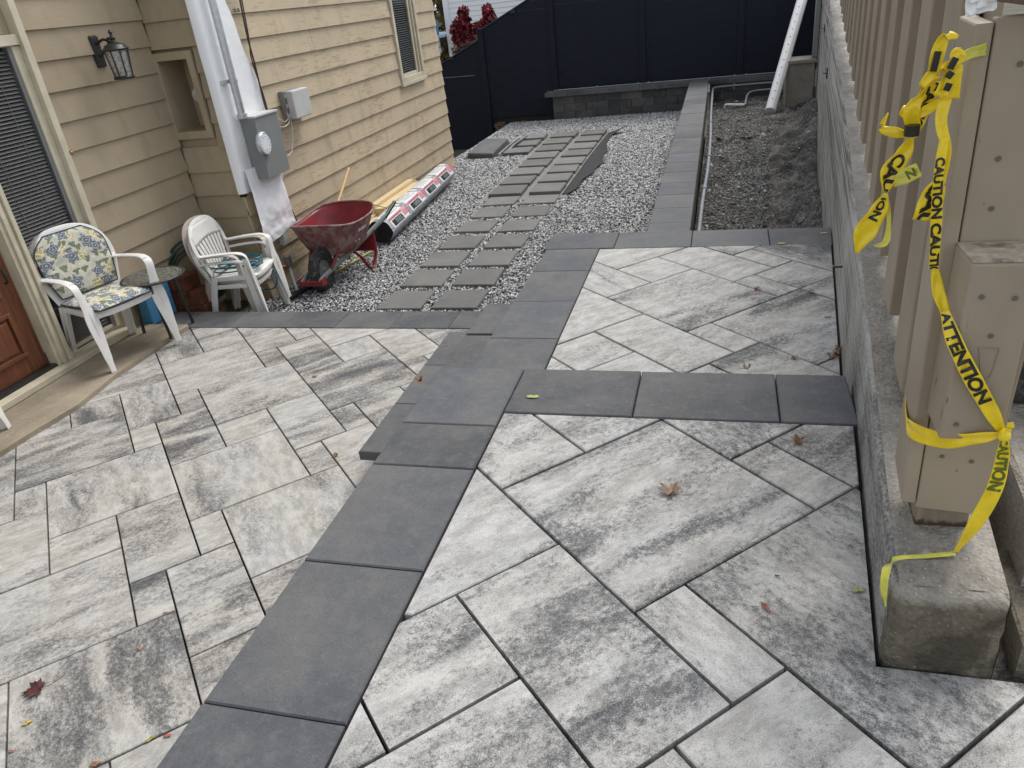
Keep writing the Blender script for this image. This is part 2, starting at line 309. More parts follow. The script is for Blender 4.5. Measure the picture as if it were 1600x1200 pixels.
# ------------------------------------------------------------------ mesh building
class MB:
    def __init__(s): s.v = []; s.f = []; s.uv = None
    def add(s, vs, fs):
        o = len(s.v); s.v += [tuple(v) for v in vs]; s.f += [tuple(i + o for i in f) for f in fs]; return s
    def box(s, x0, x1, y0, y1, z0, z1, b=0):
        return s.prism([(x0, y0), (x1, y0), (x1, y1), (x0, y1)], z0, z1, b)
    def prism(s, poly, z0, z1, b=0):
        """vertical prism; b insets the top edge for an arris"""
        n = len(poly)
        a = sum(poly[i][0] * poly[(i + 1) % n][1] - poly[(i + 1) % n][0] * poly[i][1] for i in range(n))
        if a < 0: poly = poly[::-1]
        vs = [(x, y, z0) for x, y in poly]; fs = [tuple(range(n - 1, -1, -1))]
        if b:
            vs += [(x, y, z1 - b) for x, y in poly]
            ins = []
            for i in range(n):
                p0, p1, p2 = Vector(poly[i - 1]), Vector(poly[i]), Vector(poly[(i + 1) % n])
                d1 = (p1 - p0).normalized(); d2 = (p2 - p1).normalized()
                n1 = Vector((-d1.y, d1.x)); n2 = Vector((-d2.y, d2.x)); k = n1 + n2
                k = k / max(.35, k.length_squared / 2) if k.length > 1e-6 else n1
                q = p1 + k * b * 1.0
                ins.append((q.x, q.y, z1))
            vs += ins
            for i in range(n):
                j = (i + 1) % n; fs.append((i, j, n + j, n + i)); fs.append((n + i, n + j, 2 * n + j, 2 * n + i))
            fs.append(tuple(range(2 * n, 3 * n)))
        else:
            vs += [(x, y, z1) for x, y in poly]
            for i in range(n):
                j = (i + 1) % n; fs.append((i, j, n + j, n + i))
            fs.append(tuple(range(n, 2 * n)))
        return s.add(vs, fs)
    def hexa(s, a, b):
        """two quads (4 points each) joined"""
        vs = list(a) + list(b)
        return s.add(vs, [(3, 2, 1, 0), (4, 5, 6, 7), (0, 1, 5, 4), (1, 2, 6, 5), (2, 3, 7, 6), (3, 0, 4, 7)])
    def sweep(s, pts, side, w, t=None, n=8, pw=4.0, cap=True):
        """rounded-rectangle section w (along side) by t swept along pts; w, t may be lists"""
        pts = [Vector(p) for p in pts]; k = len(pts)
        W = w if isinstance(w, (list, tuple)) else [w] * k
        T = W if t is None else (t if isinstance(t, (list, tuple)) else [t] * k)
        S = side if isinstance(side, list) else [side] * k
        vs = []
        for i, p in enumerate(pts):
            tg = (pts[min(i + 1, k - 1)] - pts[max(i - 1, 0)]).normalized()
            sv = Vector(S[i]); sv = (sv - tg * sv.dot(tg)).normalized(); nv = tg.cross(sv)
            for j in range(n):
                a = 2 * math.pi * (j + .5) / n; ca, sa = math.cos(a), math.sin(a)
                r = (abs(ca) ** pw + abs(sa) ** pw) ** (-1 / pw)
                vs.append(p + sv * (W[i] / 2 * ca * r) + nv * (T[i] / 2 * sa * r))
        fs = []
        for i in range(k - 1):
            for j in range(n):
                a, b = i * n + j, i * n + (j + 1) % n; fs.append((a, b, b + n, a + n))
        if cap: fs.append(tuple(range(n - 1, -1, -1))); fs.append(tuple(range((k - 1) * n, k * n)))
        return s.add(vs, fs)
    def tube(s, pts, r, n=8, cap=True):
        pts = [Vector(p) for p in pts]; k = len(pts); RR = r if isinstance(r, (list, tuple)) else [r] * k
        vs = []; up = None
        for i, p in enumerate(pts):
            tg = (pts[min(i + 1, k - 1)] - pts[max(i - 1, 0)])
            tg = tg.normalized() if tg.length > 1e-9 else Vector((0, 0, 1))
            if up is None: up = Vector((0, 0, 1)) if abs(tg.z) < .9 else Vector((1, 0, 0))
            up = (up - tg * up.dot(tg)).normalized(); sv = tg.cross(up)
            for j in range(n):
                a = 2 * math.pi * j / n; vs.append(p + (up * math.cos(a) + sv * math.sin(a)) * RR[i])
        fs = []
        for i in range(k - 1):
            for j in range(n):
                a, b = i * n + j, i * n + (j + 1) % n; fs.append((a, b, b + n, a + n))
        if cap: fs.append(tuple(range(n - 1, -1, -1))); fs.append(tuple(range((k - 1) * n, k * n)))
        return s.add(vs, fs)
    def ring(s, c, ax, R0, r, n=28, m=8, flat=1.0):
        ax = Vector(ax).normalized(); u = ax.orthogonal().normalized(); v = ax.cross(u); vs = []; fs = []
        for i in range(n):
            a = 2 * math.pi * i / n; d = u * math.cos(a) + v * math.sin(a)
            for j in range(m):
                b = 2 * math.pi * j / m; vs.append(Vector(c) + d * (R0 + r * math.cos(b)) + ax * (r * flat * math.sin(b)))
        for i in range(n):
            for j in range(m):
                i2, j2 = (i + 1) % n, (j + 1) % m; fs.append((i * m + j, i2 * m + j, i2 * m + j2, i * m + j2))
        return s.add(vs, fs)
    def lathe(s, c, prof, ax=(0, 0, 1), n=16):
        ax = Vector(ax).normalized(); u = ax.orthogonal().normalized(); v = ax.cross(u)
        vs = [Vector(c) + ax * h + (u * math.cos(2 * math.pi * j / n) + v * math.sin(2 * math.pi * j / n)) * r for r, h in prof for j in range(n)]
        fs = [(i * n + j, i * n + (j + 1) % n, (i + 1) * n + (j + 1) % n, (i + 1) * n + j) for i in range(len(prof) - 1) for j in range(n)]
        fs += [tuple(range(n - 1, -1, -1)), tuple(range((len(prof) - 1) * n, len(prof) * n))]
        return s.add(vs, fs)
    def grid(s, fn, nu, nv, closed=False):
        vs = [fn(i / nu, j / nv) for i in range(nu + 1) for j in range(nv + 1)]
        fs = [(i * (nv + 1) + j, (i + 1) * (nv + 1) + j, (i + 1) * (nv + 1) + j + 1, i * (nv + 1) + j + 1) for i in range(nu) for j in range(nv)]
        return s.add(vs, fs)

WL = {}
def link(o, parent, loc):
    COL.objects.link(o); loc = Vector(loc); WL[o.name] = loc
    if parent: o.parent = parent; o.location = loc - WL.get(parent.name, Vector((0, 0, 0)))
    else: o.location = loc
    return o
def obj(name, mb, mat, parent=None, at_=None, smooth=None, bevel=0, local=False, mats=None):
    """one mesh object; vertices are world coordinates unless local, origin moved to at_ (default: centre of the base)"""
    me = bpy.data.meshes.new(name)
    if local: org = Vector((0, 0, 0)); vs = mb.v
    else:
        a = np.array(mb.v); org = Vector(at_) if at_ is not None else Vector(((a[:, 0].min() + a[:, 0].max()) / 2, (a[:, 1].min() + a[:, 1].max()) / 2, a[:, 2].min()))
        vs = [tuple(x) for x in (a - np.array(org))]
    me.from_pydata(vs, [], mb.f); me.materials.append(mat)
    if mats:
        for q in mats: me.materials.append(q)
    if smooth is not None: me.shade_smooth(); me.set_sharp_from_angle(angle=R(smooth))
    o = bpy.data.objects.new(name, me)
    if local:
        COL.objects.link(o); WL[o.name] = Vector((0, 0, 0))
        if parent: o.parent = parent; WL[o.name] = WL.get(parent.name, Vector((0, 0, 0)))
    else: link(o, parent, org)
    if bevel:
        b = o.modifiers.new('bevel', 'BEVEL'); b.width = bevel; b.segments = 2; b.limit_method = 'ANGLE'; b.angle_limit = R(40)
    return o
def tag(o, label, cat, group=None, kind=None):
    o['label'] = label; o['category'] = cat
    if group: o['group'] = group
    if kind: o['kind'] = kind
    return o
def thing(name, label, cat, loc, group=None, rz=0):
    o = bpy.data.objects.new(name, None); o.empty_display_size = .1; link(o, None, loc); o.rotation_euler = (0, 0, rz)
    return tag(o, label, cat, group)
def struct(name, mb, mat, **k):
    o = obj(name, mb, mat, **k); o['kind'] = 'structure'; return o
def copy_tree(o, parent=None):
    c = o.copy(); COL.objects.link(c); c.parent = parent
    for ch in list(o.children): copy_tree(ch, c)
    return c

def clip(poly, a, b):
    """keep the part of poly left of the line a->b"""
    out = []; n = len(poly)
    sd_ = lambda p: (b[0] - a[0]) * (p[1] - a[1]) - (b[1] - a[1]) * (p[0] - a[0])
    for i in range(n):
        p, q = poly[i], poly[(i + 1) % n]; dp, dq = sd_(p), sd_(q)
        if dp >= 0: out.append(p)
        if dp * dq < 0:
            t = dp / (dp - dq); out.append((p[0] + (q[0] - p[0]) * t, p[1] + (q[1] - p[1]) * t))
    return out
def area(poly):
    return abs(sum(poly[i][0] * poly[(i + 1) % len(poly)][1] - poly[(i + 1) % len(poly)][0] * poly[i][1] for i in range(len(poly)))) / 2
def cliph(poly, region):
    for i in range(len(region)):
        poly = clip(poly, region[i], region[(i + 1) % len(region)])
        if len(poly) < 3: return []
    return poly

def wallx(y): return .236 + .09 * y                      # plan line of the retaining wall's patio face
def g_z(x, y):
    z = -1.02 - .07 * min(1, max(0, (y - 11.5) / 3.5))
    return z

# ------------------------------------------------------------------ ground, soil, gravel bed
g = MB(); g.grid(lambda u, v: (-90 + 180 * u, -60 + 260 * v, -1.62), 8, 8); struct('ground', g, M['ground'], at_=(0, 0, -1.62))
gb = MB()
def gbed(u, v):
    x = -4.75 + 4.25 * u; y = 4.9 + 10.75 * v; z = g_z(x, y) - .012 + .012 * noise.noise(Vector((x * 1.5, y * 1.5, 0)))
    if x < -4.25: z -= .30 * min(1, (-4.25 - x) / .4)
    return (x, y, z)
gb.grid(gbed, 34, 86); struct('gravel_bed', gb, M['gravel'], smooth=60)

# ------------------------------------------------------------------ patios
UN = .155
def tiles_to(parent, tiles, org, g_, z, region, seed, holes=None, gap=.0085):
    rnd = random.Random(seed)
    for (i0, i1, j0, j1) in tiles:
        c = [(i0, j0), (i1, j0), (i1, j1), (i0, j1)]; cx, cy = (i0 + i1) / 2, (j0 + j1) / 2; poly = []
        for (i, j) in c:
            u = org[0] + i * g_ + (gap / 2 if i == i0 else -gap / 2); v = org[1] + j * g_ + (gap / 2 if j == j0 else -gap / 2)
            poly.append(((u - v) / 2 ** .5, (u + v) / 2 ** .5))
        pieces = []
        p = cliph(poly, region)
        if len(p) >= 3 and area(p) > .0012: pieces.append(p)
        if holes and pieces:
            out = []
            for q in pieces:
                e = [((holes[1][0], holes[1][1]), (holes[0][0], holes[0][1])), ((holes[0][0], holes[0][1]), (holes[2][0], holes[2][1]))]
                a = clip(q, *e[0])                          # in front of the wall end
                b = clip(q, e[0][1], e[0][0]); b = clip(b, *e[1]) if len(b) >= 3 else []
                if len(a) >= 3 and area(a) > .001 and len(b) >= 3 and area(b) > .001:
                    ia = [pt for pt in a]; out.append(('L', a, b))
                else: out += [x for x in (a, b) if len(x) >= 3 and area(x) > .001]
            pieces = out
        for q in pieces:
            dz = rnd.uniform(-.0015, .0015); mb = MB()
            if isinstance(q, tuple):
                mb.prism(q[1], z - .06, z + dz, .0); mb.prism(q[2], z - .06, z + dz, .0)
            else: mb.prism(q, z - .06, z + dz, .003)
            obj('paver', mb, M['lit_v'] if rnd.random() < .2 else M['lit_u'], parent)

PAT = [(0, 4, 0, 4), (-2, 0, -2, 2), (0, 1, -2, 0), (-4, -2, 0, 2), (-4, 0, 2, 6), (0, 2, 4, 8), (2, 4, 4, 6), (2, 6, 6, 10), (4, 6, 2, 6),
       (6, 7, 2, 4), (6, 10, 4, 8), (7, 11, 0, 4), (4, 5, 0, 2), (5, 7, 0, 2), (1, 5, -4, 0), (-1, 1, -6, -2), (-2, -1, -4, -2), (-6, -2, -4, 0),
       (-6, -4, 0, 2), (1, 3, -6, -4), (3, 7, -8, -4), (5, 7, -4, 0), (-1, 3, -10, -6), (-5, -1, -8, -4), (-8, -6, -4, 0), (7, 9, -4, 0), (-9, -5, -8, -4), (7, 11, -8, -4), (3, 7, -12, -8)]
def vertical_block(poly, z0, z1): mb = MB(); mb.prism(poly, z0, z1); return mb
# upper patio
up = struct('upper_patio', vertical_block([(-1.04, -.6), (1.6, -.6), (1.6, 1.2), (wallx(1.2) - .02, 1.2), (wallx(2.5) - .02, 2.46), (-1.04, 2.46)], -1.2, -.05), M['joint'])
org3 = (.98 * .8025, 1.282 * .8025)
reg3 = [(-.716, -.5), (1.5, -.5), (1.5, 4.0), (1.4, 4.0), (-.716, 4.0)]
reg3 = [(-.716, -.5), (1.5, -.5), (1.5, 2.16), (-.716, 2.16)]
WE = 1.215
hole = [(wallx(WE) - .014, WE - .012), (2.5, WE - .012), (wallx(4) - .014, 4.)]
tiles_to(up, PAT, org3, UN, 0., reg3, 3, holes=hole)
def slab_row(parent, rects, z, th=.06, mat='slab', name='coping_slab', seed=1, b=.003, gap=.004):
    rnd = random.Random(seed)
    for (x0, x1, y0, y1) in rects:
        mb = MB(); h = gap / 2
        mb.box(x0 + h, x1 - h, y0 + h, y1 - h, z - th, z + rnd.uniform(-.0012, .0012), b); obj(name, mb, M[mat], parent)
L3, R3 = -1.072, -.722
slab_row(up, [(L3, R3, a, b) for a, b in ((-.5, -.03), (-.03, .43), (.43, .888), (.888, 1.352), (1.352, 1.816), (1.816, 2.075))] +
         [(L3, R3 - .001, 2.075, 2.505)] + [(R3, -.27, 2.168, 2.505), (-.27, .203, 2.168, 2.505), (.203, .438, 2.168, 2.505)], 0, th=.085, b=.004)
for i, y in enumerate((-.5, .43, 1.36)):
    obj('riser_block', vertical_block([(-1.06, y), (-1.04, y), (-1.04, y + .925), (-1.06, y + .925)], -.8, -.09), M['block'], up)
for i, x in enumerate((-.85, -.4, .05)):
    obj('riser_block', vertical_block([(x, 2.462), (x + .445, 2.462), (x + .445, 2.485), (x, 2.485)], -.3, -.09), M['block'], up)
# middle patio
mid = struct('middle_patio', vertical_block([(-1.04, 2.466), (wallx(2.5) - .02, 2.466), (wallx(4.85) - .02, 4.85), (-1.04, 4.85)], -1.2, -.252), M['joint'])
org2 = (2.68 / 1.8 * 1.5, 2.92 / 1.8 * 1.5)
xr = lambda y: wallx(y) - .012
reg2 = [(-.735, 2.49), (xr(2.49), 2.49), (xr(4.56), 4.56), (-.735, 4.56)]
tiles_to(mid, PAT, org2, .1545, -.2, reg2, 5)
slab_row(mid, [(-1.09, -.74, a, b) for a, b in ((2.75, 3.21), (3.21, 3.69), (3.69, 4.17), (4.17, 4.58))] +
         [(-1.11, -.65, 4.58, 4.92), (-.65, -.17, 4.565, 4.905), (-.17, .295, 4.56, 4.90)], -.2, th=.085, seed=2, b=.004)
mb = MB(); mb.prism([(.297, 4.556), (.64, 4.545), (.668, 4.885), (.297, 4.895)], -.285, -.2, .004); obj('coping_slab', mb, M['slab'], mid)
for y in (2.8, 3.26, 3.72, 4.18):
    obj('riser_block', vertical_block([(-1.07, y), (-1.045, y), (-1.045, y + .455), (-1.07, y + .455)], -1.1, -.29), M['block'], mid)
# treads down to the lower patio
tr = thing('patio_steps', 'charcoal block steps descending from the central raised coping to the lower patio', 'steps', (-1.4, 3.45, -.8))
slab_row(tr, [(-1.395, -1.075, a, b) for a, b in ((2.78, 3.24), (3.24, 3.68), (3.70, 4.15))], -.4, th=.06, name='tread', seed=4, b=.004)
slab_row(tr, [(-1.682, -1.36, a, b) for a, b in ((2.745, 3.22), (3.22, 3.682), (3.682, 4.162))], -.6, th=.05, name='tread', seed=6, b=.004)
for (x0, x1, y0, y1, z0, z1) in ((-1.66, -1.37, 2.93, 3.2, -.8, -.652), (-1.665, -1.37, 3.204, 3.66, -.8, -.652), (-1.665, -1.37, 3.664, 4.12, -.8, -.652),
                             (-1.368, -1.078, 2.8, 3.44, -.8, -.462), (-1.368, -1.078, 3.444, 4.12, -.8, -.462)):
    mb = MB(); mb.box(x0, x1, y0, y1, z0, z1); obj('step_block', mb, M['block'], tr)
# lower patio
lowp = struct('lower_patio', vertical_block([(-5.2, -2.5), (-1.04, -2.5), (-1.04, 4.95), (-5.2, 4.95)], -1.5, -.852), M['joint'])
T0 = [(0, 4, 0, 4), (-4, 0, 2, 6), (0, 1, -2, 0), (-2, 0, -2, 2), (0, 2, 4, 8), (2, 6, 6, 10), (2, 4, 4, 6), (1, 2, 8, 10), (-1, 1, 8, 12), (-1, 0, 6, 8),
      (-5, -1, 6, 10), (-3, -1, 10, 12), (-7, -3, 10, 14), (1, 5, 10, 14), (1, 3, 14, 18), (3, 5, 14, 16), (3, 5, 16, 18), (5, 6, 10, 12), (5, 7, 12, 16), (6, 8, 8, 12),
      (7, 8, 12, 14), (8, 12, 10, 14), (6, 10, 4, 8), (8, 10, 8, 10), (10, 12, 6, 10), (12, 14, 6, 10), (10, 11, 4, 6), (6, 7, 2, 4), (7, 9, 0, 4), (4, 6, 2, 6), (4, 5, 0, 2), (5, 7, -2, 2),
      (-3, 1, 12, 16), (-1, 1, 16, 20), (1, 3, 18, 22), (3, 5, 18, 20), (-3, -1, 16, 18), (5, 7, 16, 18), (7, 8, 14, 16), (-9, -5, 4, 8), (-9, -5, 8, 12), (-5, -4, 4, 6), (-8, -4, 0, 4), (-4, -2, 0, 2), (-6, -2, -4, 0), (-2, -1, -4, -2), (-1, 1, -6, -2), (1, 5, -4, 0), (1, 3, -6, -4),
      (-5, -1, -8, -4), (-1, 3, -10, -6), (-9, -5, -8, -4), (-8, -6, -4, 0), (-12, -8, 0, 4), (-5, -3, -12, -8), (-3, 1, -14, -10), (-7, -5, -12, -8), (3, 5, -8, -4), (-3, -1, -10, -8), (9, 11, 0, 4), (11, 13, 2, 6)]
org0 = (-.062, 3.407)
# keep pavers off the landing: boundary is the landing's front edge
LE = [at(u, v, z=-.79) for u, v in ((0, 712), (57, 676), (124, 636), (184, 587), (259, 535), (294, 513))]
regA = [(-5.1, -2.4), (-1.07, -2.4), (-1.07, 4.645), (LE[5].x, 4.645), (LE[3].x, LE[3].y), (LE[0].x, LE[0].y), (LE[0].x - 1.2, LE[0].y - 1.6)]
e1 = ((LE[5].x, LE[5].y), (LE[3].x, LE[3].y)); e2 = ((LE[3].x, LE[3].y), (LE[0].x, LE[0].y))
regA = [(-5.1, -2.4), (-1.07, -2.4), (-1.07, 4.645), (-5.1, 4.645)]
def clip_region0(poly):
    poly = cliph(poly, regA); out = []
    if len(poly) < 3: return out
    yk = LE[3].y; up_ = clip(poly, (10, yk), (-10, yk)); dn_ = clip(poly, (-10, yk), (10, yk))
    ua = clip(poly, *e1); 
    cy = sum(p[1] for p in poly) / len(poly)
    return ua if cy < -99 or (cy >= yk - .15) else clip(poly, *e2)
rnd = random.Random(11)
for (i0, i1, j0, j1) in T0:
    h = .0038; g0 = .153; gv = .1535; poly = []
    for i, j in ((i0, j0), (i1, j0), (i1, j1), (i0, j1)):
        u = org0[0] + i * g0 + (h if i == i0 else -h); v = org0[1] + j * gv + (h if j == j0 else -h)
        poly.append(((u - v) / 2 ** .5, (u + v) / 2 ** .5))
    q = clip_region0(poly)
    if len(q) < 3 or area(q) < .0012: continue
    mb = MB(); mb.prism(q, -.86, -.8 + rnd.uniform(-.0015, .0015), .003)
    obj('paver', mb, M['paver_v'] if (i0, j0) in ((-4, 2), (0, 0), (-3, 10), (-5, -8), (1, -4), (8, 8)) or rnd.random() < .06 else M['paver_u'], lowp)
xs = [-4.67, -4.2, -3.74, -3.27, -2.81, -2.345, -1.885, -1.56]
slab_row(lowp, [(a, b, 4.648, 4.965) for a, b in zip(xs[:-1], xs[1:])], -.795, th=.09, seed=9)
# landing
ld = MB(); back = -4.62
pl = [(LE[0].x + (LE[0].x - LE[2].x) - .0, LE[0].y - 2 * (LE[1].y - LE[0].y) - .6)] + [(q.x, q.y) for q in LE] + [(LE[5].x - .02, 4.642), (back, 4.642), (back, LE[0].y - .9)]
ld.prism(pl, -1.5, -.77, .0); struct('concrete_landing', ld, M['landing'])

# ------------------------------------------------------------------ low wall with cap running back to the fence
lw = thing('low_garden_wall', 'low charcoal block wall with flat cap dividing the gravel from the dirt pit', 'garden wall', (-.39, 10.2, -1.1))
ys = [4.93]; rnd = random.Random(3)
while ys[-1] < 15.9: ys.append(ys[-1] + .463)
ys[-1] = 15.96
slab_row(lw, [(-.585 + .004 * (y - 6) * -1, -.232 - .004 * (y - 6), y, y2) for y, y2 in zip(ys[:-1], ys[1:])], -.56, th=.08, name='cap_slab', seed=12, b=.004)
for row in range(2):
    for k in range(24):
        y0 = 4.94 + k * .46 - (.23 if row else 0)
        if y0 + .455 > 15.6: continue
        mb = MB(); mb.box(-.57 - .004 * (y0 - 6), -.25 - .004 * (y0 - 6), max(4.94, y0), y0 + .455, -.642 - .205 * (row + 1) + .003, -.642 - .205 * row, .002); obj('wall_block', mb, M['block'], lw)
bw = thing('fence_base_wall', 'low charcoal block wall with overhanging cap under the tall navy fence', 'retaining wall', (-1.5, 15.8, -1.2))
xx = [-3.47]
while xx[-1] < -.75: xx.append(xx[-1] + .47)
xx = [x for x in xx if x < -.80] + [-.625]
slab_row(bw, [(a, b, 15.62, 15.95) for a, b in zip(xx[:-1], xx[1:])] + [(a, b, 15.62, 15.95) for a, b in ((-.268, .2), (.2, .66), (.66, 1.12))], -.56, th=.085, name='cap_slab', seed=13, b=.004)
for row in range(4):
    z1 = -.648 - .152 * row
    for (xa, xb) in ((-3.32, -.62), (-.25, 1.25)):
        x = xa - (.22 if row % 2 else 0) * 1.0
        while x < xb:
            a, b = max(xa, x), min(xb, x + .445)
            if b - a > .05:
                mb = MB(); mb.box(a + .002, b - .002, 15.68 + random.uniform(-.004, .004), 15.93, z1 - .149, z1, .002); obj('wall_block', mb, M['block'], bw)
            x += .45

# ------------------------------------------------------------------ flagstone path
fp = thing('flagstone_path', 'path of square grey flagstones in rows across the gravel', 'path', (-2.4, 7.3, -1.05))
rnd = random.Random(21)
CR = (-2.355, -1.95); CM = (-2.855, -2.455); CL = (-3.42, -3.0)
def flag(cx, y0, y1, z, th=.05, tilt=0):
    x0, x1 = cx; j = lambda s: rnd.uniform(-s, s)
    mb = MB(); poly = [(x0 + j(.008), y0 + j(.008)), (x1 + j(.008), y0 + j(.008)), (x1 + j(.008), y1 + j(.008)), (x0 + j(.008), y1 + j(.008))]
    mb.prism(poly, z - th, z + j(.003), .006); obj('flagstone', mb, M['flag'], fp)
FR = [(5.505, 5.92), (6.04, 6.465), (6.57, 7.0), (7.12, 7.54), (7.69, 8.11), (8.26, 8.69), (8.80, 9.18)]
for a, b in FR: flag(CR, a, b, -.992); flag(CM, a, b, -.992)
RR_ = [(9.22, 9.66), (9.78, 10.2), (10.33, 10.74), (10.85, 11.28), (11.42, 11.85), (11.98, 12.42), (12.57, 13.0), (13.18, 13.6)]
for k, (a, b) in enumerate(RR_): flag(CR, a, b, -.955 - .03 * (k / 7), .055); flag((CM[0] - .03, CM[1]), a - .03, b - .03, -.955 - .03 * (k / 7), .055)
for a, b in ((11.95, 12.37), (12.52, 12.95), (13.14, 13.55)): flag(CL, a, b, -.98, .055)
sb = MB()
sb.grid(lambda u, v: (-2.98 - (.50 if v > .62 else 0) * 1 + (1.12 + (.50 if v > .62 else 0)) * u + .05 * noise.noise(Vector((u * 2, v * 9, 3))), 9.05 + 4.65 * v, g_z(0, 9.05 + 4.65 * v) + .012 + .006 * noise.noise(Vector((u * 9, v * 22, 0)))), 16, 50)
tag(obj('sand_bed', sb, M['sand'], smooth=60), 'pale stone dust bed under the unfinished far part of the flagstone path', 'sand', kind='stuff')
fb = MB()
def fab(u, v):
    y = 9.2 + 4.35 * v; w = .06 + .11 * math.sin(min(1, v * 1.3) * 3.0) + .04 * noise.noise(Vector((v * 9, 0, 0)))
    x = -1.925 + u * w * 1.5; z = g_z(0, y) + .016 + .02 * (u > .7) * (u - .7) / .3
    if v > .93: z += .10 * (v - .93) / .07 * u; x += .25 * (v - .93) / .07 * u
    return (x, y, z)
fb.grid(fab, 8, 40)
o = obj('fabric_edge', fb, M['fabric'], smooth=60); tag(o, 'black landscape fabric edge exposed beside the raised flagstones', 'landscape fabric')
s_ = o.modifiers.new('thick', 'SOLIDIFY'); s_.thickness = .003
sl = thing('concrete_slab_pile', 'thick grey concrete slab lying by the fence with black edging scraps beside it', 'concrete slab', (-3.8, 12.5, -1.05))
mb = MB(); mb.prism([(-4.02, 11.95), (-3.55, 11.80), (-3.62, 13.05), (-4.08, 13.2)], -1.06, -.945, .015); obj('slab', mb, M['slab'], sl)
for k in range(4):
    mb = MB(); x = -3.50 + k * .05; mb.sweep([(x, 11.95 + .1 * k, -1.0), (x + .02, 12.5, -.98 + .01 * k), (x + .01, 13.1 + .1 * k, -.99)], (1, 0, 0), .03, .02)
    obj('edging_strip', mb, M['fabric'] if k % 2 else M['pvcgrey'], sl)

# ------------------------------------------------------------------ loose stones
def rocks(name, n, sampler, size, tones, label, cat, seed):
    rs = np.random.RandomState(seed); P = []
    while len(P) < n:
        c = sampler(rs, n)
        P += c
    P = np.array(P[:n]); base = np.array([[-1, -1, -1], [1, -1, -1], [1, 1, -1], [-1, 1, -1], [-1, -1, 1], [1, -1, 1], [1, 1, 1], [-1, 1, 1]], float) * .6
    fc = np.array([[3, 2, 1, 0], [4, 5, 6, 7], [0, 1, 5, 4], [1, 2, 6, 5], [2, 3, 7, 6], [3, 0, 4, 7]])
    v = base[None] + rs.uniform(-.32, .32, (n, 8, 3)); s_ = size[0] + (size[1] - size[0]) * rs.rand(n, 1, 1) ** 1.6
    v *= s_ * np.array([1, .85, .7]) 
    a, b = rs.rand(n) * 6.28, rs.rand(n) * 6.28
    ca, sa, cb, sb_ = np.cos(a), np.sin(a), np.cos(b), np.sin(b)
    y = v[..., 1] * ca[:, None] - v[..., 2] * sa[:, None]; z = v[..., 1] * sa[:, None] + v[..., 2] * ca[:, None]; x = v[..., 0]
    v = np.stack([x * cb[:, None] - y * sb_[:, None], x * sb_[:, None] + y * cb[:, None], z], -1) + P[:, None, :]
    f = (fc[None] + (np.arange(n) * 8)[:, None, None]).reshape(-1, 4)
    me = bpy.data.meshes.new(name); me.vertices.add(n * 8); me.vertices.foreach_set('co', v.reshape(-1))
    me.loops.add(f.size); me.loops.foreach_set('vertex_index', f.reshape(-1)); me.polygons.add(len(f))
    me.polygons.foreach_set('loop_start', np.arange(0, f.size, 4)); me.polygons.foreach_set('loop_total', np.full(len(f), 4)); me.update()
    ca_ = me.color_attributes.new('tone', 'FLOAT_COLOR', 'POINT'); T = np.array(tones)
    t = T[rs.randint(0, len(T), n)] * rs.uniform(.8, 1.2, (n, 1)); c = np.ones((n, 8, 4)); c[..., :3] = t[:, None]
    ca_.data.foreach_set('color', c.reshape(-1)); me.materials.append(M['stone'])
    o = bpy.data.objects.new(name, me); COL.objects.link(o); tag(o, label, cat, kind='stuff'); return o
def blocked(x, y):
    if y < 4.985 or y > 15.66: return True
    if x > -.60 or (x > -1.12 and y < 4.95): return True
    for a, b in FR:
        if a - .0 < y < b + .0 and (CR[0] < x < CR[1] or CM[0] < x < CM[1]): return random.random() > .01
    if y < 4.985: return True
    if 9.1 < y < 13.65 and -2.93 + .05 * noise.noise(Vector((0, y * 3, 1))) < x < -1.88 + .16 * math.sin(min(1, (y - 9.2) / 4.35 * 1.3) * 3.0) + .06 * noise.noise(Vector((y * 2.2, 0, 0))): return random.random() > .012
    if 11.9 < y < 13.6 and -3.48 < x <= -2.9: return True
    if 11.8 < y < 13.2 and -4.07 < x < -3.5: return True
    if x < -4.1 and y < 11.35: return True
    return False
def smp(y0, y1, p=1.):
    def f(rs, n):
        out = []
        for x, y, r in zip(rs.uniform(-4.72, -.6, n), rs.uniform(y0, y1, n), rs.rand(n)):
            if not blocked(x, y):
                z = g_z(x, y) + .004 * r + .006 * noise.noise(Vector((x * 1.5, y * 1.5, 0)))
                if x < -4.25: z -= .30 * min(1, (-4.25 - x) / .4)
                out.append((x, y, z + .002))
        return out
    return f
TG = [(.72, .72, .70), (.62, .62, .6), (.42, .42, .42), (.24, .24, .24), (.15, .15, .155), (.09, .09, .092), (.5, .46, .41), (.78, .78, .77), (.55, .56, .56)]
rocks('gravel', 38000, smp(4.98, 8.2), (.006, .016), TG, 'loose crushed grey and white gravel on the near part of the side yard', 'gravel', 5)
rocks('gravel', 62000, smp(8.2, 15.64), (.008, .018), TG, 'loose crushed grey and white gravel on the far part of the side yard', 'gravel', 6)

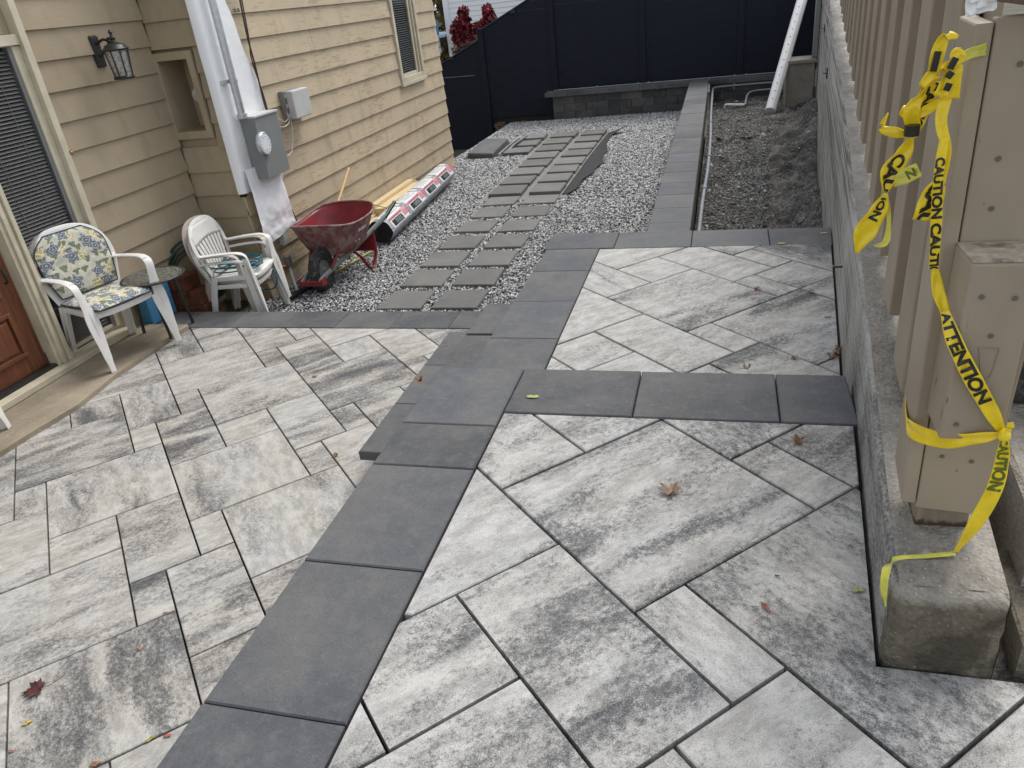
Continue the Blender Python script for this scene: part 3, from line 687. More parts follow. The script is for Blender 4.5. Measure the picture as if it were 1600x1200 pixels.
# ------------------------------------------------------------------ dirt pit
def pit_z(x, y):
    w = wallx(y) - x
    z = -.93 - .12 * math.exp(-((x - .1) / .35) ** 2) * (1 if y < 12 else .5)
    z += .30 * math.exp(-(w / .22) ** 2) * (.55 + .45 * math.sin(y * 1.1 + .6)) * (1 if y < 13.4 else .8)
    z += .06 * noise.noise(Vector((x * 3, y * 2, 4))) + (.03 + .05 * (w < .55)) * noise.noise(Vector((x * 9, y * 7, 1)))
    return z
pt = MB()
pt.grid(lambda u, v: (lambda y: (lambda x: (x, y, pit_z(x, y)))(-.24 + (wallx(y) + .05 + .24) * u))(4.85 + 10.85 * v), 46, 210)
struct('pit_soil', pt, M['soil'], smooth=70)
def psmp(rs, n):
    out = []
    for y, u, r in zip(rs.uniform(4.9, 15.6, n), rs.rand(n), rs.rand(n)):
        x = -.22 + (wallx(y) + .2) * u
        if u > .60 and r > .12: continue
        out.append((x, y, pit_z(x, y) + .002))
    return out
TP = [(.10, .098, .09), (.13, .125, .115), (.05, .048, .042), (.26, .25, .23), (.38, .37, .35), (.16, .14, .12), (.07, .06, .05), (.52, .51, .49)]
rocks('pit_stones', 26000, psmp, (.004, .014), TP, 'fine dirty stones scattered over the open dirt pit beside the wall', 'stones', 8)
rocks('pit_stones', 500, psmp, (.012, .04), TP, 'larger pale stones lying in the open dirt pit', 'stones', 9)

# ------------------------------------------------------------------ retaining wall on the right
def wtop(y): 
    ks = [(1.2, .19), (1.65, .215), (2.68, .30), (3.43, .37), (4.4, .45), (5.6, .53), (7., .60), (9., .72), (12., .87), (16.5, 1.05)]
    for (a, za), (b, zb) in zip(ks[:-1], ks[1:]):
        if y <= b: return za + (zb - za) * (max(y, a) - a) / (b - a)
    return ks[-1][1]
rw = MB(); NY = 90
def rwall(u, v):
    y = WE + (16.6 - WE) * u ** 1.5; zt = wtop(y); w = .21
    L = [(0, -1.45), (0, -.7), (0, -.2), (0, zt * .5), (0, zt - .018), (.006, zt - .006), (.02, zt), (.10, zt + .003), (w - .02, zt), (w - .006, zt - .006), (w, zt - .02), (w, -.3), (w, -1.45)]
    dx, z = L[round(v * 12)]
    nz = noise.noise(Vector((y * 1.2, z * 4, 0))) * .002
    x = wallx(y) + dx + (nz if dx in (0, w) else 0)
    if dx not in (0, w) : z += .004 * noise.noise(Vector((x * 30, y * 30, 0)))
    return (x, y + .02 * (1 - u), z)
rw.grid(rwall, NY, 12)
rwo = thing('retaining_wall', 'long board-formed concrete wall with rough grey face along the right of the patio', 'concrete wall', (wallx(8), 8, -1.0))
obj('wall_body', rw, M['wall'], rwo, smooth=50)
# exposed-aggregate top, end face
tp = MB(); tp.grid(lambda u, v: (lambda y: (wallx(y) + .010 + .19 * v, y, wtop(y) + .003 + .0045 * noise.noise(Vector((y * 25, v * 5, 2)))))(WE + .024 + (16.5 - WE) * u ** 1.4), 150, 10)
obj('wall_top', tp, M['walltop'], rwo, smooth=60)
en = MB(); ww, hh, hb_ = .21, .19, -.08; NP = 64
def outl(k):                                             # rounded-corner outline of the wall section, bottom-left round to bottom-right
    pts = [(0, hb_)]; rr = .022
    pts += [(0, -.02 + (hh - rr + .02) * i / 12) for i in range(13)] + [(rr - rr * math.cos(a), hh - rr + rr * math.sin(a)) for a in (R(22), R(45), R(68), R(90))]
    pts += [(rr + (ww - 2 * rr) * i / 14, hh) for i in range(1, 15)] + [(ww - rr + rr * math.sin(a), hh - rr + rr * math.cos(a)) for a in (R(22), R(45), R(68), R(90))] + [(ww, hh - rr - (hh - rr + .02) * i / 12) for i in range(1, 13)] + [(ww, hb_)]
    return pts
hh = .196; OL = outl(0); rings = []
for k in range(16):
    if k < 5: a = R(22.5 * k); ins = .024 * (1 - math.cos(a)); y = WE + .036 - .036 * math.sin(a)
    else: ins = .024 + (k - 4) / 11 * .080; y = WE
    ring = []
    for (dx, z) in OL:
        cx, cz_ = ww / 2, .05
        fx_ = max(0, 1 - ins / (ww / 2)); fz = max(0, 1 - ins / (.14))
        X = cx + (dx - cx) * fx_; Z = cz_ + (z - cz_) * (fz if z > cz_ else 1)
        nz = noise.noise(Vector((X * 28, Z * 28, 3))) * .0045 + noise.noise(Vector((X * 9, Z * 9, 1))) * .005
        ring.append((wallx(WE) + X - .002 + .004 * noise.noise(Vector((Z * 30, 0, 2))) * (k < 5), y + nz - .004, Z + .004 * noise.noise(Vector((X * 30, 4, 0)))))
    rings.append(ring)
arr = MB(); n_ = len(OL); en.v = [p_ for r_ in rings for p_ in r_]
for j in range(n_ // 2 - 1): en.f.append((15 * n_ + j, 15 * n_ + j + 1, 15 * n_ + n_ - 2 - j, 15 * n_ + n_ - 1 - j))
arr.v = list(en.v)
for k in range(15):
    for j in range(n_ - 1): (arr if k < 2 and 13 < j < n_ - 15 else en).f.append((k * n_ + j, k * n_ + j + 1, (k + 1) * n_ + j + 1, (k + 1) * n_ + j))
obj('wall_end', en, M['wallend'], rwo, smooth=60); obj('wall_arris', arr, M['walltop'], rwo, smooth=60)
for (y, z) in ((3.55, .02), (8.6, .25), (11.5, .45)):
    mb = MB(); x = wallx(y); mb.tube([(x - .045, y, z), (x + .01, y, z)], .005, 6); mb.box(x - .012, x - .002, y - .015, y + .015, z - .05, z + .05) if y > 8 else mb.tube([(x - .04, y - .012, z), (x - .04, y + .012, z)], .006, 6)
    obj('form_tie', mb, M['black'], rwo)
# stepped neighbour concrete beyond the slot
nb = thing('neighbour_concrete_steps', 'rough dark concrete steps beyond the narrow slot right of the fence post', 'concrete steps', (.9, 1.7, 0))
mb = MB(); mb.prism([(.592, 1.235), (1.6, 1.235), (1.6, 1.52), (.615, 1.52)], -.06, .075, .006); obj('step', mb, M['wallend'], nb)
mb = MB(); mb.prism([(.635, 1.40), (1.6, 1.40), (1.6, 3.2), (.80, 3.2)], -.06, .235, .01); obj('step', mb, M['walltop'], nb)
struct('slot_soil', MB().prism([(wallx(1.3) + .2, 1.23), (1.7, 1.23), (1.9, 16), (wallx(16) + .2, 16)], -1.4, -.03), M['soil'])
struct('neighbour_terrace', MB().prism([(wallx(3.2) + .42, 3.25), (9, 3.25), (9, 60), (wallx(16) + .22, 60), (wallx(16) + .22, 16)], -1.6, .1), M['ground'])

mb = MB(); mb.prism([(.70, 1.9), (1.5, 1.9), (1.5, 2.6), (.74, 2.6)], .236, .60, .02); o = obj('dark_block', mb, M['rubber'], bevel=.02); tag(o, 'dark stand-in block on the neighbouring concrete step right of the fence post', 'dark block')  # block added only to stand for the dark area beside the newel
# ------------------------------------------------------------------ wooden fence on the wall
wf = thing('wooden_fence', 'taupe painted board fence standing on the concrete wall with yellow tape on its end post', 'fence', (.45, 1.45, .19))
fx = lambda y: .287 + .09 * y
def board(y0, y1, zb, zt, name='fence_board', dx=0, th=.038, mat='taupe'):
    mb = MB(); a, b = fx(y0) + dx, fx(y1) + dx
    mb.hexa([(a, y0, zb), (a + th, y0, zb), (b + th, y1, zb), (b, y1, zb)], [(a, y0, zt), (a + th, y0, zt), (b + th, y1, zt), (b, y1, zt)])
    return obj(name, mb, M[mat], wf, bevel=.004)
yb = [1.83, 2.235, 2.66, 3.09, 3.52, 3.94, 4.37, 4.80, 5.22, 5.66, 6.08, 6.5, 6.94, 7.36, 7.8, 8.22, 8.66, 9.1, 9.5, 9.95, 10.4, 10.8, 11.3, 11.7, 12.1]
rnd = random.Random(5)
for k, y in enumerate(yb):
    zb = .30 + .088 * (y - 1.83) + rnd.uniform(-.006, .006)
    board(y, y + .20, zb, zb + 1.15)
# backing boards between (board on board)
mb = MB(); 
for k, y in enumerate([1.6] + yb):
    zb = .33 + .088 * (y - 1.83); a, b = fx(y + .17) + .045, fx(y + .45) + .045; mb = MB()
    mb.hexa([(a, y + .17, zb), (a + .02, y + .17, zb), (b + .02, y + .45, zb), (b, y + .45, zb)], [(a, y + .17, zb + 1.1), (a + .02, y + .17, zb + 1.1), (b + .02, y + .45, zb + 1.1), (b, y + .45, zb + 1.1)])
    obj('rear_board', mb, M['taupe'], wf)
# corner: side board, front board, short newel, post foot
PY = 1.385
mb = MB(); mb.hexa([(.376, PY, .285), (.402, PY, .285), (.418, PY + .165, .285), (.392, PY + .165, .285)], [(.366, PY, 1.185), (.392, PY, 1.185), (.409, PY + .165, 1.185), (.383, PY + .165, 1.185)])
obj('corner_board', mb, M['taupe'], wf, bevel=.004)
mb = MB(); mb.hexa([(.405, PY + .004, .272), (.531, PY + .004, .262), (.531, PY + .03, .262), (.405, PY + .03, .272)], [(.395, PY + .004, 1.19), (.55, PY + .004, 1.19), (.55, PY + .03, 1.19), (.395, PY + .03, 1.19)])
obj('front_board', mb, M['taupe'], wf, bevel=.003)
mb = MB(); mb.box(.418, .518, PY + .034, PY + .124, .192, 1.15); obj('post', mb, M['postwood'], wf, bevel=.004)
NYF = 1.285
mb = MB(); mb.box(.392, .492, NYF, PY + .002, .505, .838); nw = obj('newel_block', mb, M['taupe'], wf, bevel=.005)
mb = MB(); mb.box(.394, .490, NYF + .003, PY, .8385, .842); obj('end_grain', mb, simple('weathered_end_grain', (.42, .36, .27), .7, var=.25, scale=45, dirt=((.15, .12, .09), 18, .52)), nw)
mb = MB(); mb.box(.408, .66, PY - .06, PY + .14, 1.207, 1.243); obj('cap_rail', mb, simple('brown_cap_paint', (.10, .055, .035), .5), wf, bevel=.004)
def screw(u, v, y, par, r=.0045):
    p = at(u, v, y=y); mb = MB(); mb.lathe(p, [(r * .4, .0), (r, .0012), (r * .9, .002), (r * .3, .0015)], (0, -1, 0), 10); obj('screw', mb, M['screw'], par, smooth=40)
for u, v in ((1534, 464), (1586, 466), (1494, 663), (1548, 525)): screw(u, v, NYF - .0005, nw)
for u, v in ((1472, 713), (1518, 721), (1560, 248), (1549, 326), (1594, 100)): screw(u, v, PY + .0035, wf)
# faint outline of a removed bracket
tri = [at(u, v, y=NYF - .001) for u, v in ((1530, 543), (1562, 545), (1548, 588), (1541, 592), (1533, 588))]
mb = MB(); mb.tube(tri + [tri[0]], .0011, 5); obj('bracket_mark', mb, M['taupe'], nw)
# split and rotted edges
wp = MB()
def crump(u, v):
    q = at(1508 + 50 * u, -14 + 42 * v * (1 - .35 * u), y=PY - .012)
    return q + Vector((.004, .012, .004)) * noise.noise(Vector((u * 4, v * 4, 2))) * 1.0
wp.grid(crump, 14, 10); o = obj('plastic_scrap', wp, M['wrap'], smooth=60); tag(o, 'crumpled white plastic scrap caught on top of the corner fence board', 'plastic scrap')

# ------------------------------------------------------------------ caution tape
def catmull(P, n=10):
    P = [Vector(p) for p in P]; Q = [P[0]] + P + [P[-1]]; out = []
    for i in range(1, len(Q) - 2):
        for k in range(n):
            t = k / n; a, b, c, d = Q[i - 1], Q[i], Q[i + 1], Q[i + 2]
            out.append(.5 * ((2 * b) + (-a + c) * t + (2 * a - 5 * b + 4 * c - d) * t * t + (-a + 3 * b - 3 * c + d) * t ** 3))
    out.append(P[-1]); return out
def text_mesh(body, size):
    cu = bpy.data.curves.new('lettering', 'FONT'); cu.body = body; cu.size = size; cu.fill_mode = 'FRONT'; cu.offset = size * .045
    o = bpy.data.objects.new('lettering', cu); COL.objects.link(o); bpy.context.view_layer.update()
    me = bpy.data.meshes.new_from_object(o.evaluated_get(bpy.context.evaluated_depsgraph_get()))
    bpy.data.objects.remove(o); return me
def lettering(name, body, size, fn, mat, parent, step=.006, ox=0, oy=0, sx=1.0, cond=None):
    """flat print bent onto a surface: fn(x, y) -> point"""
    me = text_mesh(body, size); bm = bmesh.new(); bm.from_mesh(me)
    xs_ = [v.co.x for v in bm.verts]
    if step:
        x = min(xs_)
        while x < max(xs_):
            bmesh.ops.bisect_plane(bm, geom=bm.verts[:] + bm.edges[:] + bm.faces[:], plane_co=(x, 0, 0), plane_no=(1, 0, 0)); x += step / sx
    for v in bm.verts: v.co = fn(ox + v.co.x * sx, oy + v.co.y)
    bm.to_mesh(me); bm.free(); me.materials.clear(); me.materials.append(mat); me.name = name
    a = np.array([v.co[:] for v in me.vertices]); c = Vector(a.mean(0))
    for v in me.vertices: v.co = v.co - c
    o = bpy.data.objects.new(name, me); return link(o, parent, c)
def tape(P, W, S, parent=None, mat='yellow', name='tape_run', text=None, tmat='ink', tx=0, n=10, fold=.35, size=None):
    """ribbon along points P with widths W and across-vectors S"""
    C_ = catmull(P, n); k = len(C_); m_ = len(P) - 1
    def li(A, s):
        f = s * m_; i = min(int(f), m_ - 1); t = f - i; t = t * t * (3 - 2 * t); a, b = A[i], A[i + 1]
        return a * (1 - t) + b * t
    SV = [Vector(x) for x in S]
    def cen(s):
        f = max(0, min(1, s)) * (k - 1); i = min(int(f), k - 2); return C_[i].lerp(C_[i + 1], f - i)
    def pt(s, t):
        c = cen(s); tg = (cen(s + .01) - cen(s - .01)).normalized(); sv = li(SV, s); sv = (sv - tg * sv.dot(tg)).normalized(); nv = tg.cross(sv)
        w = li(W, s); return c + sv * (t * w) + nv * (fold * w * (abs(t * 2) ** 1.5 - .5) * .35 + .05 * w * math.sin(9 * t + 14 * s))
    L = sum((C_[i + 1] - C_[i]).length for i in range(k - 1))
    mb = MB(); mb.grid(lambda u, v: pt(u, v - .5), max(12, int(L / .006)), 8)
    o = obj(name, mb, M[mat], parent, smooth=70)
    so = o.modifiers.new('film', 'SOLIDIFY'); so.thickness = .0005; so.offset = 0
    if text:
        sz = size or max(W) * .75
        def fn(x, y):
            s = (tx + x) / L; q = pt(s, max(-.48, min(.48, (y - sz * .36) / max(W) )));
            d = (camo.location - q).normalized() * .0012 if False else None
            c = cen(s); tg = (cen(s + .01) - cen(s - .01)).normalized(); sv = li(SV, s); nv = tg.cross((sv - tg * sv.dot(tg)).normalized())
            if nv.y > 0: nv = -nv
            return q + nv * .0012
        lettering('lettering', text, sz, fn, M[tmat], o)
    return o
CAT = 'caution tape'
A = lambda u, v, y: at(u, v, y=y)
hx = (1, 0, 0)
# long run from the top knot down to the knot beside the newel
ct = thing('caution_tape', 'long yellow tape printed with black words running down the corner board and newel block', CAT, (.40, 1.30, 1.0))
tape([A(1478, 150, 1.36), A(1470, 190, 1.355), A(1478, 235, 1.35), A(1471, 290, 1.345)], [.019, .017, .015, .010], [hx] * 4, ct, fold=.5)
tape([A(1476, 215, 1.34), A(1467, 270, 1.335), A(1463, 345, 1.333), A(1459, 420, 1.33)], [.014, .015, .017, .015], [hx] * 4, ct, text='CAUTION CAUTION', size=.021, tx=.045, fold=.1)
tape([A(1460, 416, 1.338), A(1466, 455, 1.33), A(1478, 492, 1.30)], [.010, .020, .018], [hx, (1, 0, -.1), (1, 0, -.3)], ct, fold=.3)
tape([A(1476, 486, 1.30), A(1492, 535, 1.278), A(1519, 590, 1.272), A(1547, 640, 1.272), A(1567, 676, 1.275)], [.014, .025, .028, .025, .012], [(1, 0, .45)] * 5, ct, text='ATTENTION', size=.030, tx=.008, fold=.3)
tape([A(1475, 278, 1.352), A(1458, 305, 1.345), A(1446, 345, 1.345)], [.008, .036, .042], [(1, 0, -.25)] * 3, ct, text='CAU', size=.034, tx=.012, fold=.1)
# horizontal wrap round the corner
tape([A(1415, 606, 1.56), A(1416, 650, 1.46), A(1426, 672, PY - .02), A(1475, 688, 1.30), A(1530, 684, 1.275), A(1569, 678, 1.27)], [.012, .022, .034, .032, .022, .008], [(0, .15, 1), (0, .15, 1), (0, 0, 1), (0, 0, 1), (0, 0, 1), (0, 0, 1)], ct, text='NOI', tmat='greenink', size=.024, tx=.06, fold=.25)
# tail to the concrete top
tape([A(1569, 680, 1.27), A(1566, 715, 1.27), A(1553, 765, 1.262), A(1522, 820, 1.262), A(1492, 864, 1.30)], [.010, .022, .028, .027, .010], [(1, 0, .2), (1, 0, .25), (1, 0, .4), (1, 0, .4), (1, 0, .3)], ct, text='CAUTION', tmat='greenink', size=.03, tx=.02, fold=.35)
zt_ = wtop(1.25) + .012
tape([at(1492, 864, z=zt_ + .008), at(1450, 868, z=zt_), at(1402, 872, z=zt_), A(1386, 888, 1.245), A(1381, 915, 1.235), A(1384, 948, 1.232)], [.012, .012, .010, .016, .014, .003], [(.2, 1, 0), (0, 1, .2), (0, 1, .2), (1, .3, .3), (1, 0, 0), (1, 0, 0)], ct, mat='yellowthin', fold=.6)
kn = MB(); c_ = A(1569, 680, 1.265); kn.lathe(c_ - Vector((0, .0, .012)), [(.003, 0), (.009, .004), (.011, .011), (.009, .018), (.004, .024)], (0, 0, 1), 10); obj('knot', kn, M['yellow'], ct, smooth=60)
tape([A(1569, 678, 1.262), A(1578, 668, 1.262), A(1579, 660, 1.262)], [.006, .012, .009], [(.3, 0, 1)] * 3, ct)
# bunched top knot
kt = thing('caution_tape', 'bunched yellow tape knot with loose ends tied high on the corner fence board', CAT, (.37, 1.36, 1.1))
tape([A(1498, 95, 1.36), A(1512, 85, 1.37), A(1542, 76, 1.382)], [.010, .016, .018], [(0, 0, 1)] * 3, kt, mat='yellowthin')
for (pts, w) in (([(1505, 78), (1497, 86), (1500, 100)], [.010, .024, .012]), ([(1497, 58), (1478, 56), (1466, 80), (1458, 118)], [.006, .016, .02, .018]),
                 ([(1500, 92), (1478, 108), (1456, 116), (1440, 135)], [.014, .020, .016, .012]), ([(1498, 100), (1490, 118), (1484, 155)], [.014, .022, .026]),
                 ([(1492, 96), (1478, 125), (1470, 150)], [.012, .014, .020])):
    tape([A(u, v, 1.355 - .006 * random.random()) for u, v in pts], w, [(1, 0, .3)] * len(pts), kt, fold=.5)
for (u0, v0, u1, v1) in ((1458, 112, 1466, 80), (1494, 90, 1484, 108), (1480, 122, 1488, 112), (1478, 142, 1484, 130)):
    a, b = A(u0, v0, 1.345), A(u1, v1, 1.345); mb = MB(); mb.sweep([a, a.lerp(b, .5), b], (1, 0, 0), .010, .001); obj('ink_bar', mb, M['ink'], kt)
# hanging bundle on the left
hb = thing('caution_tape', 'twisted yellow tape bundle hanging loose off the fence boards over the wall', CAT, (.36, 1.5, .95))
PB = 1.42
tape([A(1462, 105, PB - .04), A(1440, 150, PB), A(1418, 172, PB), A(1408, 182, PB)], [.016, .018, .020, .012], [(1, 0, .6)] * 4, hb)
tape([A(1465, 120, PB - .03), A(1440, 150, PB - .01), A(1424, 175, PB - .01), A(1430, 205, PB)], [.012, .014, .026, .020], [(1, 0, .5)] * 4, hb)
tape([A(1462, 128, PB - .02), A(1446, 165, PB), A(1436, 190, PB), A(1427, 215, PB)], [.022, .022, .018, .010], [(1, 0, .3)] * 4, hb, text='CAUTIO', size=.02, tx=.0)
tape([A(1427, 184, PB - .005), A(1448, 172, PB - .01), A(1472, 158, PB - .03)], [.012, .016, .012], [(0, 0, 1)] * 3, hb)
tape([A(1425, 213, PB), A(1412, 240, PB), A(1393, 268, PB), A(1384, 300, PB)], [.008, .026, .036, .010], [(1, 0, .25)] * 4, hb, text='CAU', size=.03, tx=.035)
tape([A(1424, 212, PB), A(1398, 207, PB), A(1378, 200, PB), A(1388, 176, PB)], [.006, .018, .012, .002], [(0, 0, 1)] * 4, hb)
tape([A(1395, 288, PB), A(1415, 275, PB - .01), A(1436, 265, PB - .02)], [.012, .026, .024], [(0, 0, 1)] * 3, hb, mat='yellowthin', text='N', tmat='greenink', size=.02, tx=.025)
tape([A(1384, 302, PB), A(1372, 330, PB), A(1352, 362, PB), A(1338, 396, PB)], [.008, .030, .038, .006], [(1, 0, .35)] * 4, hb, text='ION', size=.024, tx=.012)
tape([A(1386, 305, PB), A(1389, 340, PB), A(1384, 378, PB), A(1366, 384, PB)], [.004, .007, .012, .005], [(1, 0, 0)] * 4, hb, mat='yellowthin')
mb = MB(); a = A(1426, 195, PB - .012); mb.tube([a, A(1424, 212, PB - .012)], .012, 8); obj('ink_wrap', mb, M['ink'], hb, smooth=60)

# ------------------------------------------------------------------ house
XL, XW, YN, YE = -4.58, -4.08, 5.82, 11.40          # recessed wall, long wall, recess face, far end
hs_ = thing('house', 'tan lap-sided house wall with a meter box, small window and recessed entry', 'house', (-5, 7, -1.02))
def wall_part(name, mb): return obj(name, mb, M['siding_shade'], hs_)
wl = wall_part('long_wall', MB().box(-9, XW - .03, YN + .33, YE, -1.6, 3.2).box(-9, -4.572, YN + .02, YN + .328, -1.6, 3.2).box(-4.228, XW - .03, YN + .02, YN + .328, -1.6, 3.2).box(-4.57, -4.23, YN + .02, YN + .328, -1.6, .505).box(-4.57, -4.23, YN + .02, YN + .328, 1.125, 3.2)); wr_ = wall_part('recess_wall', MB().box(-9, XL - .03, 4.60, YN + .018, -1.6, 3.2))
EX = .2015
def lap(parent, ax, a0, a1, base, z0, n, joints=(), mat='siding', holes=()):
    """clapboards facing +x (ax='x') or -y (ax='y'); base = face plane"""
    for k in range(n):
        z = z0 + k * EX
        cuts = [a0] + sorted(j for kk, j in joints if kk == k) + [a1]
        segs = []
        for a, b in zip(cuts[:-1], cuts[1:]):
            parts = [(a, b)]
            for (h0, h1, hz0, hz1) in holes:
                if z + EX > hz0 + .02 and z < hz1 - .02:
                    parts = [q for (c, d) in parts for q in ((c, min(d, h0)), (max(c, h1), d)) if q[1] - q[0] > .03 and not (q[0] >= h0 and q[1] <= h1)]
            segs += parts
        for a, b in segs:
            a += .0022; b -= .0022; mb = MB(); o0, o1 = .026, .008
            w = .002 * math.sin(k * 2.1 + a)
            if ax == 'x':
                A_ = [(base + o0, a, z + w), (base + o0 - .012, a, z + w), (base - .022, a, z + EX + .015), (base + o1 - .004, a, z + EX + .015)]
                B_ = [(p[0], b, p[2]) for p in A_]
                mb.hexa([A_[0], A_[1], A_[2], A_[3]], [B_[0], B_[1], B_[2], B_[3]])
            else:
                A_ = [(a, base - o0, z + w), (a, base - o0 + .012, z + w), (a, base + .022, z + EX + .015), (a, base - o1 + .004, z + EX + .015)]
                B_ = [(b, p[1], p[2]) for p in A_]
                mb.hexa(A_, B_)
            obj('siding_board', mb, M[mat], parent)
WIN = (9.74, 10.62, .38, 1.75)
lap(wl, 'x', YN - .02, YE, XW, -1.03, 20, joints=[(2, 8.6), (3, 9.4), (5, 8.05), (6, 9.7), (7, 8.3), (4, 7.0), (1, 7.4), (10, 7.6), (9, 10.9), (2, 10.2)], holes=[WIN])
NI = (-4.565, -4.20, .475, 1.155)
lap(wl, 'y', XL + .005, XW + .002, YN, -1.03, 20, mat='siding_shade', holes=[(-4.565, -4.19, .475, 1.155)])
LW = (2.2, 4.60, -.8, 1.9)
lap(wr_, 'x', 4.565, YN - .03, XL, -1.00, 20, mat='siding_shade')
# far corner end face
lap(wl, 'y', -8.0, -4.1, YE + 6, -1.03, 1)
mb = MB(); mb.box(XW - .028, XW + .020, YN - .032, YN + .01, -.05, 3.0); obj('corner_flashing', mb, M['fabric'], wl)
# skirt behind the bottom course
obj('foundation', MB().box(XW - .028, XW - .012, YN, YE - .01, -1.5, -1.0), M['wallend'], hs_)
# window in the long wall
w0, w1, wz0, wz1 = 9.76, 10.60, .40, 1.9
wi = obj('window', MB().box(XW - .03, XW - .01, w0, w1, wz0, wz1), M['darkvoid'], hs_)
for (a, b, c, d, t) in ((w0 - .01, w0 + .055, wz0, wz1, .045), (w1 - .055, w1 + .01, wz0, wz1, .045), (w0 + .055, w1 - .055, wz0, wz0 + .06, .045), (w0 - .03, w1 + .03, wz0 - .045, wz0 - .003, .06),
                        (w0 + .056, w0 + .09, wz0 + .061, wz1, .025), (w1 - .24, w1 - .2, wz0 + .061, wz1, .028), (w1 - .12, w1 - .09, wz0 + .061, wz1, .028), (w0 + .091, w1 - .241, wz0 + .061, wz0 + .10, .025)):
    obj('window_trim', MB().box(XW - .009, XW + t, a, b, c, d), M['trim'], wi, bevel=.003)
z = wz0 + .11; mb = MB()
while z < wz1: mb.hexa([(XW - .006, w0 + .09, z), (XW + .006, w0 + .09, z - .010), (XW + .006, w1 - .24, z - .010), (XW - .006, w1 - .24, z)], [(XW - .006, w0 + .09, z + .002), (XW + .006, w0 + .09, z - .008), (XW + .006, w1 - .24, z - .008), (XW - .006, w1 - .24, z + .002)]); z += .026
obj('window_blind', mb, M['blinddark'], wi)
obj('window_pane', MB().box(XW + .012, XW + .016, w0 + .09, w1 - .24, wz0 + .10, wz1), M['glass'], wi)
# recessed niche with a gas meter
n0, n1, nz0, nz1 = -4.545, -4.255, .53, 1.10
ni = obj('meter_niche', MB().box(n0 - .02, n1 + .02, YN + .30, YN + .31, nz0 - .02, nz1 + .02), M['siding_shade'], hs_)
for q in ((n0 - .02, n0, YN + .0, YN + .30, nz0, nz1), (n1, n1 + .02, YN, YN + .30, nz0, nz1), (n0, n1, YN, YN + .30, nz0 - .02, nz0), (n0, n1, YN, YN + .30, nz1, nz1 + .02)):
    obj('niche_lining', MB().box(*q), M['siding_shade'], ni)
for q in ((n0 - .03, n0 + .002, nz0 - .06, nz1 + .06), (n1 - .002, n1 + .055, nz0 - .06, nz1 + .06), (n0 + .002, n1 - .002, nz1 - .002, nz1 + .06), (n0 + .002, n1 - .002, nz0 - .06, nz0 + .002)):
    obj('niche_trim', MB().box(q[0], q[1], YN - .038, YN - .003, q[2], q[3]), M['siding_shade'], ni, bevel=.002)
mb = MB(); c = at(311, 148, y=YN + .16); mb.lathe(c, [(.03, .06), (.055, .05), (.06, 0), (.055, -.02), (.0, -.03)], (-.3, 1, 0), 18); gm = obj('gas_meter', mb, M['galv'], ni, smooth=50)
mb = MB(); mb.tube([c + Vector((.03, .02, -.05)), c + Vector((.02, .02, -.4))], .016); obj('gas_pipe', mb, M['metergrey'], gm)
# entry side: sidelight, post, door
def lw(name, y0, y1, z0, z1, x0, x1, mat='trim', par=hs_, bev=.003): return obj(name, MB().box(x0, x1, y0, y1, z0, z1), M[mat], par, bevel=bev)
sl_ = lw('sidelight_window', 3.93, 4.43, -.66, 1.33, XL - .06, XL - .05, 'darkvoid', hs_, 0)
lw('casing', 4.505, 4.562, -.765, 2.2, XL - .03, XL + .05, par=sl_); lw('casing_inner', 4.44, 4.504, -.70, 1.33, XL - .05, XL + .012, par=sl_)
lw('window_frame', 4.415, 4.439, -.69, 1.33, XL - .05, XL - .002, 'blinddark', sl_); lw('window_frame', 3.93, 4.414, -.69, -.665, XL - .05, XL - .004, 'trim', sl_)
lw('window_head', 3.3, 4.503, 1.335, 1.40, XL - .05, XL + .03, par=sl_); lw('transom_panel', 3.3, 4.503, 1.403, 2.1, XL - .05, XL - .02, 'siding_shade', sl_)
z = -.655; mb = MB()
while z < 1.32:
    mb.hexa([(XL - .045, 3.93, z), (XL - .022, 3.93, z - .012), (XL - .022, 4.405, z - .012), (XL - .045, 4.405, z)], [(XL - .045, 3.93, z + .002), (XL - .022, 3.93, z - .010), (XL - .022, 4.405, z - .010), (XL - .045, 4.405, z + .002)]); z += .0245
obj('window_blind', mb, M['blind'], sl_)
for y in (4.05, 4.28):
    mb = MB(); mb.tube([(XL - .02, y, -.65), (XL - .02, y, 1.3)], .0018, 4); obj('blind_cord', mb, M['trim'], sl_)
lw('window_pane', 3.93, 4.41, -.66, 1.33, XL - .012, XL - .008, 'glass', sl_, 0)
po = lw('door_post', 3.80, 3.925, -.72, 2.1, XL - .05, XL + .03, par=hs_); lw('post_moulding', 3.83, 3.862, -.72, 2.1, XL + .031, XL + .045, par=po); lw('post_moulding', 3.885, 3.918, -.72, 2.1, XL + .031, XL + .05, par=po)
lw('sill', 2.2, 4.50, -.768, -.722, XL - .06, XL + .10, par=hs_, bev=.006); lw('threshold', 2.2, 3.795, -.721, -.70, XL - .06, XL + .02, 'black', hs_, 0)
dr = lw('door', 2.86, 3.79, -.698, 1.33, XL - .085, XL - .045, 'doorwood')
for (a, b, c, d) in ((2.90, 3.26, -.57, -.25), (3.32, 3.66, -.57, -.25), (2.9, 3.26, -.14, .9), (3.32, 3.66, -.14, .9)):
    lw('door_panel', a + .05, b - .05, c + .05, d - .05, XL - .044, XL - .030, 'doorwood', dr, .008)
    for q in ((a, b, c, c + .03), (a, b, d - .03, d), (a, a + .03, c + .031, d - .031), (b - .03, b, c + .031, d - .031)): lw('door_moulding', q[0], q[1], q[2], q[3], XL - .0445, XL - .026, 'doorwood', dr, .004)
